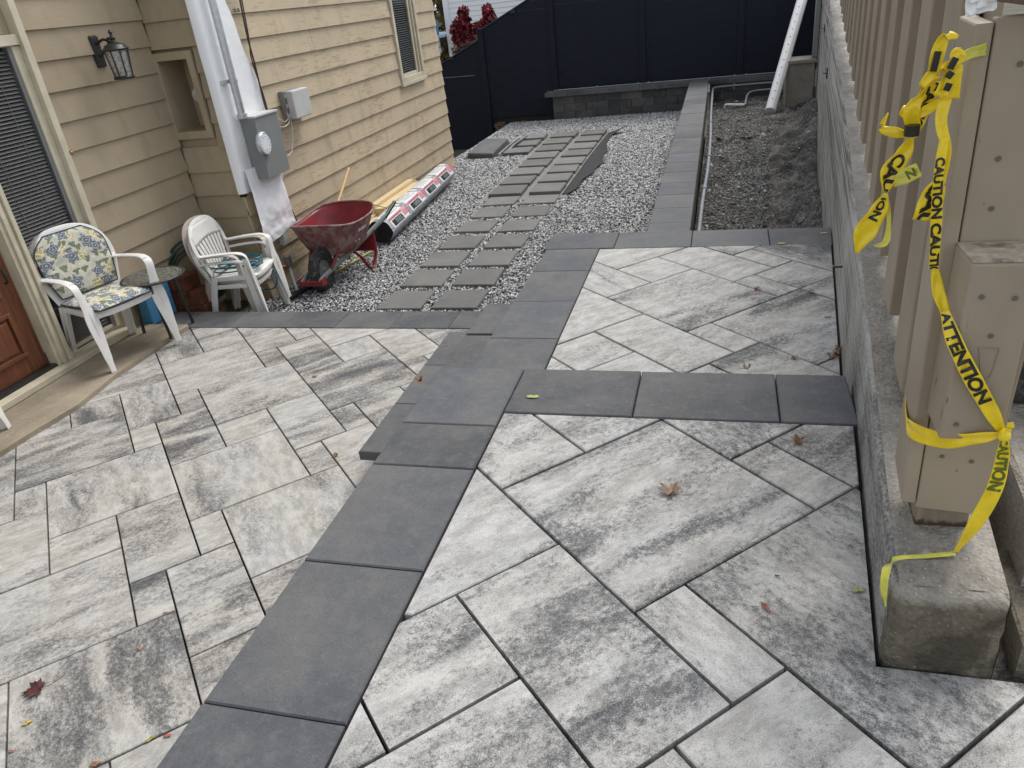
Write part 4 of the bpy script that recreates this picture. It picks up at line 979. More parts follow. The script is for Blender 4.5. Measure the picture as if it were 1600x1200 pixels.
mb = MB(); c = at(3, 424, x=XL - .0); mb.tube([c + Vector((-.04, 0, .03)), c + Vector((.0, 0, .02)), c, c + Vector((0, .01, -.08)), c + Vector((-.03, .01, -.09))], .009); obj('door_handle', mb, M['black'], dr, smooth=60)
lw('entry_wall', 1.0, 2.84, -.7, 2.1, XL - .06, XL - .03, 'siding_shade'); 
# door bell
mb = MB(); c = at(107, 238, x=XL + .045) + Vector((0, .02, 0)); mb.lathe(c, [(.024, -.04), (.021, .004), (.016, .009), (.012, .009)], (1, 0, 0), 18); db = obj('doorbell', mb, M['copper'], smooth=40)
tag(db, 'small round bronze doorbell with a pale button beside the entry casing', 'doorbell')
mb = MB(); mb.lathe(c + Vector((.009, 0, 0)), [(.007, 0), (.006, .004), (.002, .005)], (1, 0, 0), 12); obj('button', mb, M['white'], db, smooth=40)
# lantern
lc = at(188, 100, x=-4.34); lt = thing('wall_lantern', 'black traditional lantern with ribbed glass fixed to the recessed wall', 'wall lantern', lc)
bp = at(150, 76, x=XL + .02)
mb = MB(); mb.prism([(bp.x - .018, bp.y - .045), (bp.x + .02, bp.y - .035), (bp.x + .02, bp.y + .035), (bp.x - .018, bp.y + .045)], bp.z - .13, bp.z + .09, .01); obj('back_plate', mb, M['black'], lt, bevel=.006)
T_ = lc + Vector((0, 0, .12))
mb = MB(); mb.tube(catmull([bp + Vector((.02, 0, .03)), bp + Vector((.09, 0, .055)), bp + Vector((.14, 0, .03)), T_ + Vector((-.05, 0, .05)), T_ + Vector((0, 0, .06))], 6), .010); mb.tube(catmull([bp + Vector((.02, 0, -.06)), bp + Vector((.07, 0, -.02)), bp + Vector((.13, 0, .03))], 6), .008)
obj('arm', mb, M['black'], lt, smooth=60)
mb = MB(); mb.lathe(T_, [(.092, -.028), (.095, -.018), (.080, -.005), (.068, .012), (.04, .022), (.022, .03), (.018, .045), (.026, .055), (.012, .065), (.010, .085), (.018, .095), (.005, .115)], n=16); obj('hood', mb, M['black'], lt, smooth=35)
m = Mat('seeded_lantern_glass', .25, (.42, .40, .36), spec=.6); p = m.pos(); v = m.voro(m.vscale(p, (1, 1, .6)), 70); m.col(m.ramp(v, [(.1, (.17, .16, .145)), (.6, (.40, .385, .35))])); m.bump(v, .004); M['lglass'] = m.m
mb = MB(); mb.lathe(T_, [(.058, -.20), (.070, -.10), (.078, -.03)], n=18); obj('lamp_glass', mb, M['lglass'], lt, smooth=40)
mb = MB(); mb.lathe(T_, [(.055, -.225), (.074, -.222), (.076, -.210), (.064, -.20)], n=18); obj('base_ring', mb, M['black'], lt, smooth=35)
for k in range(8):
    a = k * math.pi / 4 + .2; d = Vector((math.cos(a), math.sin(a), 0)); mb = MB(); mb.sweep([T_ + d * .066 + Vector((0, 0, -.205)), T_ + d * .074 + Vector((0, 0, -.12)), T_ + d * .084 + Vector((0, 0, -.025))], Vector((-d.y, d.x, 0)), .009, .006); obj('rib', mb, M['black'], lt)

# house wrap strip, conduit and meter
hw = thing('house_wrap', 'crinkled white house wrap strip with loose torn flap on the house corner', 'house wrap', (XW + .03, 6.1, -.5))
def wr1(u, v):
    z = -.02 + 3.0 * v; y0 = YN - .03; y1 = 6.40 - .16 * min(1, max(0, (z - .7) / .8)) + .035 * math.sin(v * 9) + .03 * noise.noise(Vector((v * 12, 0, 3))) - .10 * max(0, .25 - v)
    if u < .22: # roll round the corner
        a = u / .22 * math.pi * .5; x = XW - .02 + .065 * math.sin(a); y = y0 - .03 + .05 * (1 - math.cos(a)) + .0
    else: x = XW + .045; y = y0 + .02 + (y1 - y0 - .02) * (u - .22) / .78
    x += .004 * noise.noise(Vector((y * 6, z * 2.5, 2))) + .0015 * noise.noise(Vector((y * 22, z * 6, 2)))
    return (x, y, z)
w = MB(); w.grid(wr1, 30, 110); o = obj('wrap_sheet', w, M['wrap'], hw, smooth=70)
FL = [at(u, v, x=XW + .085) for u, v in ((384, 266), (431, 250), (450, 318), (462, 350), (447, 362), (412, 388), (404, 345))]
def flap(u, v):
    a = FL[0].lerp(FL[1], u); b = FL[6].lerp(FL[2], u); c = FL[5].lerp(FL[3], u)
    if v < .5: q = a.lerp(b, v * 2)
    else: q = b.lerp(c, v * 2 - 1)
    return q + Vector((-.01 + .03 * math.sin(v * 2.6) +   .014 * noise.noise(Vector((u * 3.5, v * 3.5, 1))) + .007 * noise.noise(Vector((u * 9, v * 11, 1))), 0, 0))
w = MB(); w.grid(flap, 26, 30); obj('loose_flap', w, M['wrap'], hw, smooth=70)
cz = at(365, 25, x=XW + .056)
def wrt(x, y): return Vector((XW + .062, cz.y - .06 + x, cz.z + y))
for k in range(4): 
    mb = MB(); mb.box(XW + .057, XW + .059, cz.y - .03, cz.y + .09, cz.z + .10 + k * .03, cz.z + .106 + k * .03 + .006 * (k % 2)); obj('print_line', mb, M['printgrey'], hw)
lettering('web_print', 'ok.ca', .05, lambda x, y: Vector((XW + .060, cz.y + .0 + x, cz.z + .03 + y)), M['printblack'], hw, step=0)
mm = thing('electric_meter', 'grey electric meter box with round dial below a galvanised conduit', 'electric meter', (XW + .12, 6.25, .1))
y0, y1 = 5.97, 6.35; bz0, bz1 = .06, .585
mb = MB(); mb.prism([(XW + .05, y0), (XW + .19, y0), (XW + .19, y1), (XW + .05, y1)], bz0, bz1, .006); bx = obj('enclosure', mb, M['metergrey'], mm, bevel=.004)
mb = MB(); mb.box(XW + .045, XW + .20, y0 - .005, y1 + .005, bz1 - .01, bz1 + .008); obj('enclosure_cap', mb, M['boxgrey'], bx, bevel=.003)
dc = at(411, 224, x=XW + .195)
mb = MB(); mb.lathe(dc, [(.096, -.01), (.096, .02), (.090, .028), (.084, .026)], (1, 0, 0), 28); obj('dial_ring', mb, M['galv'], mm, smooth=40)
mb = MB(); mb.lathe(dc, [(.084, .0), (.084, .022), (.080, .027), (.02, .028)], (1, 0, 0), 28); dg = obj('dial', mb, M['printwhite'], mm, smooth=40)
for k in range(12):
    a = k * math.pi / 6; c = dc + Vector((.0285,   .06 * math.cos(a), .06 * math.sin(a))); mb = MB(); mb.box(c.x - .001, c.x + .002, c.y - .004, c.y + .004, c.z - .0025, c.z + .0025); obj('dial_mark', mb, M['printgrey'], dg)
mb = MB(); mb.box(dc.x + .02, dc.x + .03, dc.y + .0, dc.y + .03, dc.z - .105, dc.z - .085); obj('seal', mb, M['galv'], mm)
pc = at(378, 180, x=XW + .10)
mb = MB(); mb.tube([(pc.x, pc.y, bz1), (pc.x, pc.y, 3.2)], .032, 14); cd = obj('conduit', mb, M['galv'], mm, smooth=50)
mb = MB(); mb.tube([(pc.x, pc.y, bz1 + .005), (pc.x, pc.y, bz1 + .04)], .045, 14); obj('conduit_hub', mb, M['galv'], cd, smooth=50)
sz = at(370, 125, x=XW + .10).z
mb = MB(); mb.tube([(pc.x, pc.y, sz - .015), (pc.x, pc.y, sz + .015)], .037, 14); mb.box(XW + .05, XW + .075, pc.y - .10, pc.y - .02, sz - .015, sz + .015); obj('strap', mb, M['galv'], cd)
mb = MB(); mb.box(XW + .052, XW + .058, 6.0, 6.42, -.03, .055); obj('flashing_plate', mb, M['boxgrey'], mm)
# telephone box and cables
tb = thing('utility_box', 'small pale grey utility box with loose thin wires on the long siding wall', 'utility box', (XW + .1, 6.9, .5))
q = at(437, 178, x=XW + .03)
y0, y1, z0, z1 = 6.72, 7.06, .44, .70
mb = MB(); mb.box(XW + .02, XW + .075, y0, y1, z0, z1); obj('box_back', mb, M['boxdark'], tb, bevel=.004)
mb = MB(); mb.box(XW + .076, XW + .15, y0 + .03, y1 + .01, z0 + .004, z1 - .004); obj('box_cover', mb, M['boxgrey'], tb, bevel=.01)
for k in range(3): mb = MB(); mb.box(XW + .07, XW + .085, y0 + .012, y0 + .03, z0 + .03 + .085 * k, z0 + .06 + .085 * k); obj('hinge', mb, M['boxgrey'], tb)
def cable(pix, xo, r, mat, name, lab):
    mb = MB(); mb.tube(catmull([at(u, v, x=XW + xo) for u, v in pix], 8), r, 6); o = obj(name, mb, mat, smooth=60); tag(o, lab, 'cable'); return o
dk = simple('brown_cable', (.05, .03, .025), .6); wc = simple('white_cable', (.62, .58, .5), .5)
cable([(371, -20), (386, 55), (398, 100), (415, 168), (428, 190), (438, 196), (448, 194), (456, 183)], .075, .0085, dk, 'cable', 'dark cable running down the siding from above to the utility box')
cable([(374, -20), (389, 60), (393, 92), (412, 150), (420, 180)], .06, .006, dk, 'cable', 'second thin dark cable beside the first on the siding')
cable([(418, 170), (421, 215), (434, 262), (450, 312), (464, 345)], .04, .005, dk, 'cable', 'thin dark cable descending past the meter to the wheelbarrow')
cable([(420, 182), (436, 186), (446, 190), (453, 180)], .08, .0045, wc, 'cable', 'thin white wire looping under the utility box')
cable([(452, 178), (457, 205), (456, 236), (447, 243), (438, 234)], .08, .0045, wc, 'cable', 'thin white wire dangling in a long loop below the utility box')
cable([(448, 176), (452, 190), (444, 198), (434, 196)], .09, .0045, wc, 'cable', 'short white wire curling below the utility box beside the dark cable')
# tap
c = at(450, 414, x=XW + .08)
tp_ = thing('garden_tap', 'corroded brass garden tap with grey handle and white drain pipe low on the siding', 'tap', c)
mb = MB(); mb.tube([c + Vector((-.1, -.09, .0)), c + Vector((-.0, -.05, 0)), c], [.018, .022, .016], 10); obj('tap_body', mb, M['copper'], tp_, smooth=60)
mb = MB(); mb.box(c.x - .03, c.x + .03, c.y - .02, c.y + .05, c.z - .02, c.z + .09); obj('tap_cover', mb, M['boxdark'], tp_, bevel=.01)
e = at(464, 452, z=-1.0); mb = MB(); mb.tube([c + Vector((0, .02, -.02)), Vector((e.x, e.y, -1.01))], .013, 10); obj('drain_pipe', mb, M['pvcwhite'], tp_, smooth=60)
mb = MB(); a = at(437, 363, x=XW + .06); mb.box(XW + .03, XW + .09, a.y, a.y + .08, a.z - .13, a.z); o = obj('outlet_cover', mb, M['boxgrey'], bevel=.006); tag(o, 'small pale grey outlet cover half hidden behind the wheelbarrow tray', 'outlet cover')

# ------------------------------------------------------------------ navy fence
YF = 16.0
nf = thing('navy_fence', 'tall navy composite panel fence across the back with a stepped sloping left end', 'fence', (-1.5, YF, -.56))
posts = [(-4.78, -1.9, .72), (-3.30, -.556, 1.36), (-1.53, -.556, 1.36), (.30, -.556, 1.36), (1.72, -.556, 1.36)]
for x, z0, z1 in posts: mb = MB(); mb.box(x - .055, x + .055, YF - .055, YF + .055, z0, z1); obj('fence_post', mb, M['navy'], nf, bevel=.004)
def panel(x0, x1, z0, zt0, zt1):
    z = z0; k = 0
    while z < max(zt0, zt1):
        h = .152; pl_ = [(x0, z), (x1, z), (x1, min(z + h - .004, zt1)), (x0, min(z + h - .004, zt0))]
        a = clip([(x0, z), (x1, z), (x1, z + h - .001), (x0, z + h - .001)], (x1, zt1), (x0, zt0))
        if len(a) >= 3 and area(a) > .004:
            n_ = len(a); mb = MB(); dy = .004 * (k % 2) * .6
            mb.add([(p[0], YF - .018 + dy, p[1]) for p in a] + [(p[0], YF + .018, p[1]) for p in a], [tuple(range(n_)), tuple(range(2 * n_ - 1, n_ - 1, -1))] + [(i, n_ + i, n_ + (i + 1) % n_, (i + 1) % n_) for i in range(n_)])
            obj('fence_board', mb, M['navy'], nf)
        z += h; k += 1
    mb = MB(); mb.sweep([(x0, YF, zt0), (x1, YF, zt1)], (0, 1, 0), .06, .045); obj('top_rail', mb, M['navy'], nf)
obj('bottom_rail', MB().box(-3.24, 1.66, YF - .03, YF + .03, -.556, -.522), M['navy'], nf); obj('dark_backing', MB().box(-4.72, -3.3, YF + .02, YF + .05, -1.7, -1.0), M['fabric'], nf)  # second board is a made-up dark backing closing the bright gap under the panel
panel(-7.2, -4.84, -2.0, -.52, .50); panel(-4.72, -3.36, -1.02, .70, 1.30)
for a, b in zip(posts[1:-1], posts[2:]): panel(a[0] + .056, b[0] - .056, -.52, 1.30, 1.30)
for u, v in ((705, 90), (801, 17)): p = at(u, v, y=YF - .05); mb = MB(); mb.box(p.x - .05, p.x + .05, YF - .07, YF - .02, p.z - .04, p.z + .02); obj('rail_bracket', mb, M['black'], nf)
for x in (-1.63, -1.43, .2, .42, -2.45): mb = MB(); mb.lathe((x, YF - .055, -.556), [(.012, 0), (.012, .012), (.006, .02)], n=8); obj('anchor_bolt', mb, M['galv'], nf)
mb = MB(); a, b = at(690, 122, y=YF - .03), at(742, 118, y=YF - .03); mb.tube([a, b], .004, 5); obj('seam_strip', mb, M['galv'], nf)
rb = MB()
for k in range(26):
    x = random.uniform(-4.68, -3.95); z = -1.12 - random.random() * .12; rb.box(x, x + .1, YF - .08 - .1 * random.random(), YF, z - .04, z + .02)
tag(obj('rubble', rb, M['bark']), 'dark rubble in the gap under the sloping fence panel', 'rubble', kind='stuff')

# ------------------------------------------------------------------ pit fittings
pp = thing('drain_pipe', 'long white perforated drain pipe leaning upright in the dirt pit', 'pipe', (.78, 13.5, -.85))
a, b = at(1205, 168, y=13.6), at(1256, -10, y=15.2); b2 = a + (b - a) * 1.25; a = a - (b - a) * .03
mb = MB(); mb.tube([a, b2], .088, 22); obj('pipe_body', mb, M['pvcwhite'], pp, smooth=50)
dirv = (b2 - a).normalized(); view = (a - Vector((0, 0, HC))).normalized(); sdv = dirv.cross(view).normalized(); fr = sdv.cross(dirv).normalized()
if fr.dot(view) > 0: fr = -fr
for k in range(17):
    c = a + (b2 - a) * (.06 + k * .052) + fr * .0865 + sdv * .016; mb = MB(); mb.lathe(c, [(.009, 0), (.009, .003), (.002, .0035)], fr, 8); obj('perforation', mb, M['darkvoid'], pp)
mb = MB(); mb.sweep([a + fr * .080 - sdv * .036, b2 + fr * .080 - sdv * .036], sdv, .006, .003); obj('seam_line', mb, M['pvcgrey'], pp)
cn = thing('electrical_conduit', 'grey pvc conduit run along the low wall and across the back of the pit', 'conduit', (-.17, 10, -.7))
cp = catmull([(-.175, 4.9, -.72), (-.172, 7.3, -.70), (-.15, 8.9, -.71), (-.15, 10.6, -.70), (-.175, 12.5, -.70), (-.19, 15.0, -.70), (-.18, 15.42, -.69)], 10) + catmull([(-.12, 15.55, -.69), (.4, 15.6, -.69), (1.16, 15.6, -.69)], 6)
mb = MB(); mb.tube(cp, .019, 10); obj('conduit_pipe', mb, M['pvcgrey'], cn, smooth=60)
for y in (8.0, 9.6, 11.8, 14.2):
    c = min(cp, key=lambda q: abs(q.y - y)); mb = MB(); mb.tube([c + Vector((0, -.05, 0)), c + Vector((0, .05, 0))], .027, 12); obj('coupling', mb, M['pvcgrey'], cn, smooth=50)
wp_ = thing('stub_pipe', 'short white and grey pipe stub bent out of the ground behind the pit', 'pipe', (.2, 14.8, -.88))
z = pit_z(.2, 14.75) + .05
mb = MB(); mb.tube(catmull([(.03, 14.8, z - .06), (.04, 14.8, z), (.1, 14.79, z + .01), (.38, 14.72, z)], 5), .022, 10); obj('white_pipe', mb, M['pvcwhite'], wp_, smooth=60)
mb = MB(); mb.tube(catmull([(.39, 14.72, z), (.40, 14.9, z + .06), (.46, 15.2, z + .13), (.62, 15.3, z + .15), (1.1, 15.3, z + .15)], 6), .018, 10); obj('grey_pipe', mb, M['pvcgrey'], wp_, smooth=60)
pl_ = thing('concrete_pillar', 'short square concrete pillar with flat cap between the navy fence and the wall', 'concrete pillar', (1.25, 14.4, -1.1))
mb = MB(); mb.box(1.02, 1.46, 14.2, 14.7, -1.2, -.25); obj('pillar_block', mb, M['walltop'], pl_, bevel=.01)
mb = MB(); mb.box(.98, 1.48, 14.15, 14.75, -.247, -.19); obj('pillar_cap', mb, M['walltop'], pl_, bevel=.008)
mb = MB(); mb.box(1.42, 1.49, 14.3, 14.45, -.18, 1.5); o = obj('steel_post', mb, M['metergrey'], bevel=.004); tag(o, 'slim pale metal post rising behind the concrete pillar at the wall', 'post')

# ------------------------------------------------------------------ behind the fence
bh = thing('neighbour_house', 'white vinyl-sided neighbouring house beyond the navy fence', 'house', (-4.5, 22, -2))
mb = MB(); k = 0; z = -3.0
while z < 4.5:
    mb.hexa([(-7.42, 22.0, z), (-7.42, 22.03, z), (5, 22.03, z), (5, 22.0, z)], [(-7.42, 22.018, z + .122), (-7.42, 22.05, z + .122), (5, 22.05, z + .122), (5, 22.018, z + .122)]); z += .124
sdg = obj('siding', mb, M['whitepaint'], bh); 
mb = MB(); mb.box(-7.55, -7.40, 21.97, 22.1, -3, 4.6); obj('corner_trim', mb, M['whitepaint'], bh); obj('wall_core', MB().box(-7.5, 5, 22.06, 28, -3, 4.6), M['whitepaint'], bh)
dk_ = thing('neighbour_deck', 'pale blue-grey deck with white baluster railing beside the white house', 'deck', (-8.2, 22, -.5))
a = at(676, 66, y=21.5)
for k in range(3): obj('deck_board', MB().box(-10, -7.56, 21.3 + k * .02, 21.34 + k * .02, .33 - .15 * k, .46 - .15 * k), M['bluepaint'], dk_)
obj('deck_floor', MB().box(-10, -7.56, 21.4, 24, .40, .45), M['bluepaint'], dk_)
obj('top_rail', MB().box(-10, -7.56, 21.4, 21.46, 1.08, 1.13), M['whitepaint'], dk_)
for k in range(22): obj('baluster', MB().box(-10 + k * .11, -9.97 + k * .11, 21.42, 21.45, .46, 1.078), M['whitepaint'], dk_)
mb = MB(); mb.lathe((-7.82, 21.7, .46), [(.14, 0), (.15, .35), (.14, .36)], n=12); o = obj('blue_bucket', mb, M['blue'], smooth=40); tag(o, 'blue bucket standing on the neighbouring deck', 'bucket')
def leafy(name, pts, n, size, cols, label, cat, seed, trunk=None):
    rs = random.Random(seed); root = thing(name, label, cat, pts[0][:3])
    if trunk: 
        for t in trunk: mb = MB(); mb.tube(t[0], t[1], 6); obj('stem', mb, M['bark'], root, smooth=60)
    for ci, c in enumerate(cols):
        mb = MB()
        for _ in range(n // len(cols)):
            px, py, pz, r = rs.choice(pts); d = Vector((rs.gauss(0, 1), rs.gauss(0, .8), rs.gauss(0, 1))); d = d.normalized() * r * rs.random() ** .4
            q = Vector((px, py, pz)) + d; s_ = size * rs.uniform(.6, 1.3); e = Matrix.Rotation(rs.random() * 6.28, 3, 'Z') @ Matrix.Rotation(rs.uniform(-1, 1), 3, 'X')
            mb.add([q + e @ Vector(v) * s_ for v in ((-.5, 0, 0), (0, -.18, -.6), (.5, 0, 0), (.05, .12, .6))], [(0, 1, 2), (0, 2, 3)])
        m_ = simple(name + '_leaf', c, .6, var=.4, scale=6, bump=0); o = obj('foliage', mb, m_, root); o['kind'] = 'stuff'
P_ = [at(u, v, y=17.6) for u, v in ((724, 20), (727, 32), (722, 44), (716, 36), (712, 46), (720, 56), (735, 46), (745, 44), (762, 18), (763, 28), (759, 36), (768, 30), (752, 42), (730, 60), (715, 62))]
leafy('red_creeper', [(p.x, p.y, p.z, .13) for p in P_], 1500, .085, [(.16, .012, .02), (.30, .02, .035), (.09, .01, .015)], 'deep red creeper leaves climbing against the white neighbouring house', 'creeper', 4,
      trunk=[([(-5.8, 17.6, -2), (-5.7, 17.6, .2), (-5.5, 17.6, 1.0)], .03), ([(-5.5, 17.6, -2), (-5.4, 17.6, .2), (-5.1, 17.6, .95)], .025), ([(-5.75, 17.55, .35), (-5.3, 17.5, .42), (-4.9, 17.6, .6)], .03)])
P_ = [at(u, v, y=17.8) for u, v in ((722, 70), (735, 66), (715, 76), (742, 58))]
leafy('pale_shrub', [(p.x, p.y, p.z, .14) for p in P_], 420, .07, [(.5, .46, .38), (.3, .24, .12), (.2, .06, .06)], 'sparse pale dry shrub below the red creeper', 'shrub', 6, trunk=[([(-5.7, 17.8, -2), (-5.6, 17.8, .3)], .02), ([(-5.5, 17.8, -2), (-5.3, 17.8, .4)], .02)])
leafy('autumn_tree', [(-9.3, 27, 2.0, 1.6), (-10.5, 27, 1.4, 1.6), (-9.8, 28, 3., 1.8), (-8.9, 26, -.2, 1.0)], 2600, .22, [(.16, .12, .04), (.09, .09, .04), (.22, .15, .06)], 'brown autumn tree seen past the house corner above the deck', 'tree', 8,
      trunk=[([(-9.4, 27, -2), (-9.3, 27, 1), (-9.6, 27, 4)], [.18, .14, .06]), ([(-9.3, 27, .6), (-8.7, 26.6, 2), (-8.3, 26.4, 3)], [.09, .06, .03]), ([(-9.3, 27, .2), (-10.2, 27, 2), (-10.6, 27, 3)], [.09, .06, .03])])

# ------------------------------------------------------------------ resin chairs
def resin_chair(name, label, loc, rz, matn='white', cushion=False, slots=True, group=None):
    t = thing(name, label, 'chair', loc, group, rz); m_ = M[matn]
    # seat
    def seat(u, v):
        y = -.185 + .415 * v; w = .215 + .022 * math.sin(v * math.pi * .6); x = (u - .5) * 2 * w; d = abs(u - .5) * 2
        z = .405 + .02 * v + .022 * d ** 4 - .012 * math.cos((v - .35) * 2.4) - .03 * max(0, v - .88) / .12
        return (x, y + .012 * (1 - d * d) * (v > .9), z)
    s_ = MB(); s_.grid(seat, 14, 14); o = obj('seat', s_, m_, t, local=True, smooth=70); so = o.modifiers.new('shell', 'SOLIDIFY'); so.thickness = .007
    s_ = MB(); s_.sweep([(-.226, -.18, .40), (-.245, .08, .405), (-.235, .21, .395), (-.12, .232, .392), (0, .24, .392), (.12, .232, .392), (.235, .21, .395), (.245, .08, .405), (.226, -.18, .40)], (0, 0, 1), .042, .010)
    obj('seat_rim', s_, m_, t, local=True, smooth=50)
    # back frame: up from the arms and over
    def bp(x, z): return (x, -.175 - .21 * (z - .40) ** 1.05, z)
    arch = [bp(-.220, .44), bp(-.258, .56), bp(-.286, .67), bp(-.268, .785), bp(-.205, .865), bp(-.11, .905), bp(0, .915), bp(.11, .905), bp(.205, .865), bp(.268, .785), bp(.286, .67), bp(.258, .56), bp(.220, .44)]
    cc = catmull(arch, 4); n_ = len(cc); S_ = []
    for i, p in enumerate(cc):
        tg = (cc[min(i + 1, n_ - 1)] - cc[max(i - 1, 0)]).normalized(); nn = Vector((0, 1, .32)).normalized(); S_.append(tg.cross(nn))
    s_ = MB(); s_.sweep(cc, S_, .052, .016); obj('back_frame', s_, m_, t, local=True, smooth=50)
    # top panel
    s_ = MB(); s_.grid(lambda u, v: bp((u - .5) * 2 * (.265 - .12 * max(0, v - .5) ** 1.3 * 2), .755 + .14 * v - .035 * (1 - math.cos((u - .5) * 3)) * (1 - v) * 1), 14, 6); o = obj('back_panel', s_, m_, t, local=True, smooth=70)
    so = o.modifiers.new('shell', 'SOLIDIFY'); so.thickness = .009
    s_ = MB(); s_.grid(lambda u, v: bp((u - .5) * 2 * .212, .415 + .07 * v), 8, 3); o = obj('lower_back', s_, m_, t, local=True, smooth=70); so = o.modifiers.new('shell', 'SOLIDIFY'); so.thickness = .009
    for k in range(8 if slots else 0):
        a = (k - 3.5) / 3.5; s_ = MB(); s_.sweep([bp(a * .155, .465), bp(a * .185, .60), bp(a * .225, .765 - .0 * abs(a))], (1, 0, 0), [.032, .038, .044], .009); obj('back_slat', s_, m_, t, local=True, smooth=50)
    for sx in (-1, 1):
        P1 = catmull([(sx * .284, -.222, .655), (sx * .276, -.21, .642), (sx * .272, -.17, .640), (sx * .285, -.02, .652), (sx * .292, .12, .655), (sx * .288, .185, .640)], 5)
        s_ = MB(); s_.sweep(P1, (1, 0, 0), [.034 + .022 * min(1, i / 8) for i in range(len(P1))], .020); obj('armrest', s_, m_, t, local=True, smooth=50)
        P2 = catmull([(sx * .288, .175, .645), (sx * .284, .212, .61), (sx * .272, .222, .50), (sx * .264, .232, .40), (sx * .268, .255, .2), (sx * .272, .275, 0)], 5); n2 = len(P2)
        W2 = [.056 + .048 * math.exp(-((i / n2 - .62) / .16) ** 2) - .012 * (i / n2 > .85) for i in range(n2)]
        s_ = MB(); s_.sweep(P2, (1, .25 * sx, 0), W2, .012); s_.sweep([Vector(p) + Vector((-sx * .0, -.028, 0)) for p in P2[6:]], (0, 1, 0), [w_ * .8 for w_ in W2[6:]], .010); obj('leg', s_, m_, t, local=True, smooth=50)
        P3 = catmull([(sx * .215, -.185, .42), (sx * .222, -.215, .3), (sx * .232, -.25, .12), (sx * .238, -.27, 0)], 5)
        s_ = MB(); s_.sweep(P3, (1, 0, 0), [.075 - .03 * i / len(P3) for i in range(len(P3))], .012); s_.sweep([Vector(p) + Vector((sx * .018, .022, 0)) for p in P3], (0, 1, 0), [.06 - .025 * i / len(P3) for i in range(len(P3))], .010); obj('leg', s_, m_, t, local=True, smooth=50)
    if cushion:
        def padobj(nm, fn, nu=30, nv=30, th=.05, rx=.21):
            mb = MB(); uvs = []
            def f(u, v, sgn):
                q, nrm = fn(u, v); a = (u - .5) * 2; b = (v - .5) * 2
                e = max(0, 1 - abs(a) ** 5) ** .5 * max(0, 1 - abs(b) ** 5) ** .5
                tuft = 1 - .25 * math.exp(-((v - .5) / .05) ** 2) if nm == 'back_cushion' else 1
                return q + nrm * (sgn * th * .5 * e * tuft + .003 * noise.noise(Vector((u * 6, v * 6, 1))))
            for sg in (1, -1):
                base = len(mb.v)
                for i in range(nu + 1):
                    for j in range(nv + 1): mb.v.append(tuple(f(i / nu, j / nv, sg))); uvs.append((i / nu * .44 + (.5 if nm == 'seat_cushion' else 0), j / nv * .46))
                for i in range(nu):
                    for j in range(nv):
                        q = (base + i * (nv + 1) + j, base + (i + 1) * (nv + 1) + j, base + (i + 1) * (nv + 1) + j + 1, base + i * (nv + 1) + j + 1); mb.f.append(q if sg > 0 else q[::-1])
            o = obj(nm, mb, M['floral'], t, local=True, smooth=80); ul = o.data.uv_layers.new(name='UVMap')
            for l in o.data.loops: ul.data[l.index].uv = uvs[l.vertex_index]
            edge = [f(i / nu, 0, 0) for i in range(nu + 1)] + [f(1, j / nv, 0) for j in range(1, nv + 1)] + [f(1 - i / nu, 1, 0) for i in range(1, nu + 1)] + [f(0, 1 - j / nv, 0) for j in range(1, nv + 1)]
            pb = MB(); pb.tube(edge, .0055, 6); obj('piping', pb, M['piping'], o, local=True, smooth=60)
        def fb_(u, v):
            z = .465 + .43 * v; w = (.215 + .045 * math.sin(v * 2.6)) * (1 - max(0, v - .70) ** 2 * 4.6); q = Vector(bp((u - .5) * 2 * w, z)); nr = Vector((0, 1, .33)).normalized()
            return q + nr * .034, nr
        def fs_(u, v):
            y = -.19 + .45 * v; w = .232 * (1 - max(0, v - .8) ** 2 * 3.5); q = Vector(((u - .5) * 2 * w, y, .440 + .012 * v - .02 * max(0, v - .85) / .15)); return q, Vector((0, 0, 1))
        padobj('back_cushion', fb_); padobj('seat_cushion', fs_)
    return t
f1, f2, r1_, r2_ = (at(u, v, z=-.768) for u, v in ((172.8, 579), (264, 531), (126, 560.7), (202.5, 523)))
fc = (f1 + f2) / 2; rc = (r1_ + r2_) / 2; cdir = (fc - rc).normalized(); rz = math.atan2(cdir.y, cdir.x) - math.pi / 2; cc_ = (fc + rc) / 2
resin_chair('resin_armchair', 'white plastic armchair with blue and cream floral cushion on the concrete landing', (cc_.x + .025, cc_.y, -.768), rz, cushion=True, slots=False)
e = at(19, 698, z=-.768)
resin_chair('resin_armchair', 'white plastic chair leg only, at the left edge of the landing', (e.x - .28, e.y - .18, -.768), math.radians(-52))
sx_, sy_, srz = -3.96, 5.33, R(-80)
bk = resin_chair('resin_armchair', 'faded taupe plastic armchair at the bottom of the stack against the wall corner', (sx_ - .085, sy_ + .035, -.985), srz - .06, 'offwhite'); bk.scale = (.92, .92, .95)
md = resin_chair('resin_armchair', 'white plastic armchair stacked in the middle between the taupe one and the top one', (sx_ - .025, sy_ + .0, -.995), srz, group=None); md.scale = (.92, .92, .9)
tpc = resin_chair('resin_armchair', 'white slatted plastic armchair on top of the stack with a teal hose on its seat', (sx_ + .0, sy_ + .0, -.925), srz); tpc.scale = (.92, .92, .9)
